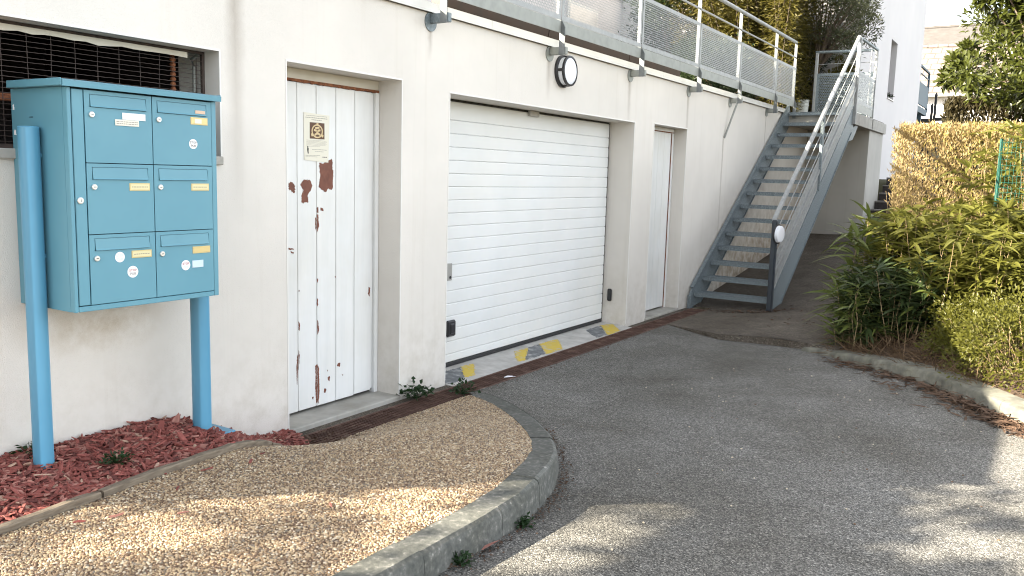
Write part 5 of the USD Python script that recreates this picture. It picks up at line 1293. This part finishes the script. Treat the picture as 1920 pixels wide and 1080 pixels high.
bc = thing("balcony", "blue grey railed balcony on a post at the far corner of the white block", "balcony", (0.35, 25.5, 2.0))
obj("balcony_panel", cat_(bx(-0.4, 0.47, 24.3, 24.34, 3.62, 4.18), bx(0.43, 0.47, 24.34, 26.2, 3.62, 4.18)), M["balcony"], bc, smooth=False)
obj("balcony_floor", bx(-0.4, 0.47, 24.15, 26.2, 3.42, 3.58), M["balcony"], bc, smooth=False)
obj("top_rail", cat_(bar((-0.4, 24.32, 4.58), (0.45, 24.32, 4.58), 0.05, 0.05), bar((0.45, 24.3, 4.58), (0.45, 26.2, 4.58), 0.05, 0.05)), M["balcony"], bc)
obj("mid_rail", cat_(bar((-0.4, 24.32, 4.4), (0.45, 24.32, 4.4), 0.025, 0.025), bar((0.45, 24.3, 4.4), (0.45, 26.2, 4.4), 0.025, 0.025)), M["balcony"], bc)
for p in ((0.45, 24.32), (0.2, 24.32), (0.45, 26.18)):
    obj("post", bx(p[0] - 0.025, p[0] + 0.025, p[1] - 0.025, p[1] + 0.025, 3.5, 4.56), M["balcony"], bc)
obj("leg", bx(0.33, 0.43, 25.4, 25.5, 1.5, 3.42), M["balcony"], bc)
df = thing("dark_fence", "black slatted gate and fence far behind the clipped hedge", "fence", (0.8, 27, 2.2))
for k in range(7):
    obj("slat", bx(0.1, 0.56, 27.0, 27.03, 2.45 + k * 0.14, 2.578 + k * 0.14), M["fence"], df, smooth=False)
for k in range(6):
    obj("slat", bx(0.60, 1.1, 27.0, 27.03, 2.50 + k * 0.17, 2.59 + k * 0.17), M["fence"], df, smooth=False)
for x, h in ((0.08, 3.5), (0.58, 4.05), (0.50, 3.75), (1.12, 3.55)):
    obj("post", cat_(bx(x - 0.03, x + 0.03, 26.95, 27.06, 2.0, h, 0.01), lathe([(0, 0), (0.05, 0.01), (0.03, 0.06), (0, 0.1)], (x, 27.0, h - 0.01), n=10)), M["fence"], df)
for nm, lab, x0, x1, yw, zw0, zw1, zr_, dep, mr in (("far_house", "distant white house with pale tiled roof beyond the gate", -9, 2.6, 40.0, 1.0, 5.25, 7.9, 4.4, "roof2"), ("far_house", "more distant house with a grey slate roof above the pale roof", -12, 6.0, 50.0, 1.0, 8.0, 10.4, 4.5, "roof")):
    fh = thing(nm, lab, "house", ((x0 + x1) / 2, yw + dep, 1.0))
    obj("wall", bx(x0, x1, yw, yw + 2 * dep, zw0, zw1), M["house"], fh, smooth=False)
    g = Polygon([(yw - 0.3, zw1 - 0.1), (yw + dep, zr_), (yw + 2 * dep + 0.3, zw1 - 0.1), (yw + 2 * dep + 0.3, zw1 - 0.02), (yw + dep, zr_ + 0.1), (yw - 0.3, zw1 - 0.0)])
    rf = obj("roof", ext_x(Polygon([(yw - 0.3, zw1 + 0.002), (yw + 2 * dep + 0.3, zw1 + 0.002), (yw + dep, zr_)]), x0 - 0.2, x1 + 0.2), M[mr], fh, smooth=False)
    obj("gutter", bar((x0 - 0.2, yw - 0.36, zw1 + 0.0), (x1 + 0.2, yw - 0.36, zw1 + 0.0), 0.11, 0.10), M["greyplate"], fh)
    obj("ridge", bar((x0 - 0.2, yw + dep, zr_ + 0.02), (x1 + 0.2, yw + dep, zr_ + 0.02), 0.25, 0.10), M[mr], rf)

# ------------------------------------------------------------------ the tree beside the end of the wall whose branches dapple the pavement
dt = thing("street_tree", "tree beyond the end of the garage wall whose branches dapple the pavement", "tree", (-1.6, -4.6, 0.2))
r = np.random.default_rng(83)
sd = np.array(TO_SUN)
G = []          # where its leaf sprays throw their shade
def spray(gx, gy, sx_, sy_, n, ang=0.0):
    q = r.normal(0, 1, (n, 2)) * [sx_, sy_]; c_, s_ = math.cos(ang), math.sin(ang)
    G.append(np.column_stack([gx + q[:, 0] * c_ - q[:, 1] * s_, gy + q[:, 0] * s_ + q[:, 1] * c_]))


spray(2.58, 2.95, 0.10, 0.7, 1800, -0.05); spray(2.78, 3.0, 0.14, 0.7, 2200, -0.05); spray(2.85, 2.3, 0.22, 0.45, 1000)
spray(1.40, 1.72, 0.05, 0.24, 70, -0.35); spray(1.78, 1.80, 0.07, 0.22, 90, -0.3); spray(1.55, 2.12, 0.16, 0.045, 50, 0.3)
spray(1.15, 1.58, 0.30, 0.02, 26, 0.2); spray(0.75, 1.42, 0.30, 0.02, 20, 0.1); spray(0.95, 1.0, 0.5, 0.08, 60); spray(3.3, 3.2, 0.22, 0.05, 60, 0.5); spray(3.35, 3.85, 0.25, 0.04, 60, 0.5); spray(3.2, 2.6, 0.3, 0.2, 160)
[spray(x, 1.0 + 1.03 * x - 0.10, 0.12, 0.07, 16) for x in np.arange(0.6, 3.6, 0.2)]; spray(2.2, 2.1, 0.25, 0.5, 40); spray(1.2, 1.9, 0.5, 0.35, 40)
G = np.vstack(G); n = len(G)
tt_ = r.uniform(3.4, 5.0, n)
P = np.column_stack([G, np.full(n, 0.2)]) + tt_[:, None] * sd
obj("crown", leaves2(P, r.normal(0, 1, (n, 3)), r.uniform(0.08, 0.15, n), r.uniform(0.025, 0.045, n), r), M["darkshrub"], dt, smooth=False)
top = np.array([-1.6, -4.6, 3.6])
obj("trunk", path_tube([(-1.6, -4.6, -0.4), (-1.58, -4.6, 1.2), (-1.6, -4.6, 3.0), (-1.65, -4.62, 4.6)], 0.10, 8, 0.03), M["bark"], dt, smooth=True)
obj("limb", cat_(*[path_tube([(-1.6, -4.6, r.uniform(2.4, 4.2)), tuple(top * 0.45 + q * 0.55 + [0, 0, 0.15]), tuple(q)], 0.014, 5, 0.004) for q in P[r.permutation(n)[:46]]]), M["bark"], dt, smooth=True)
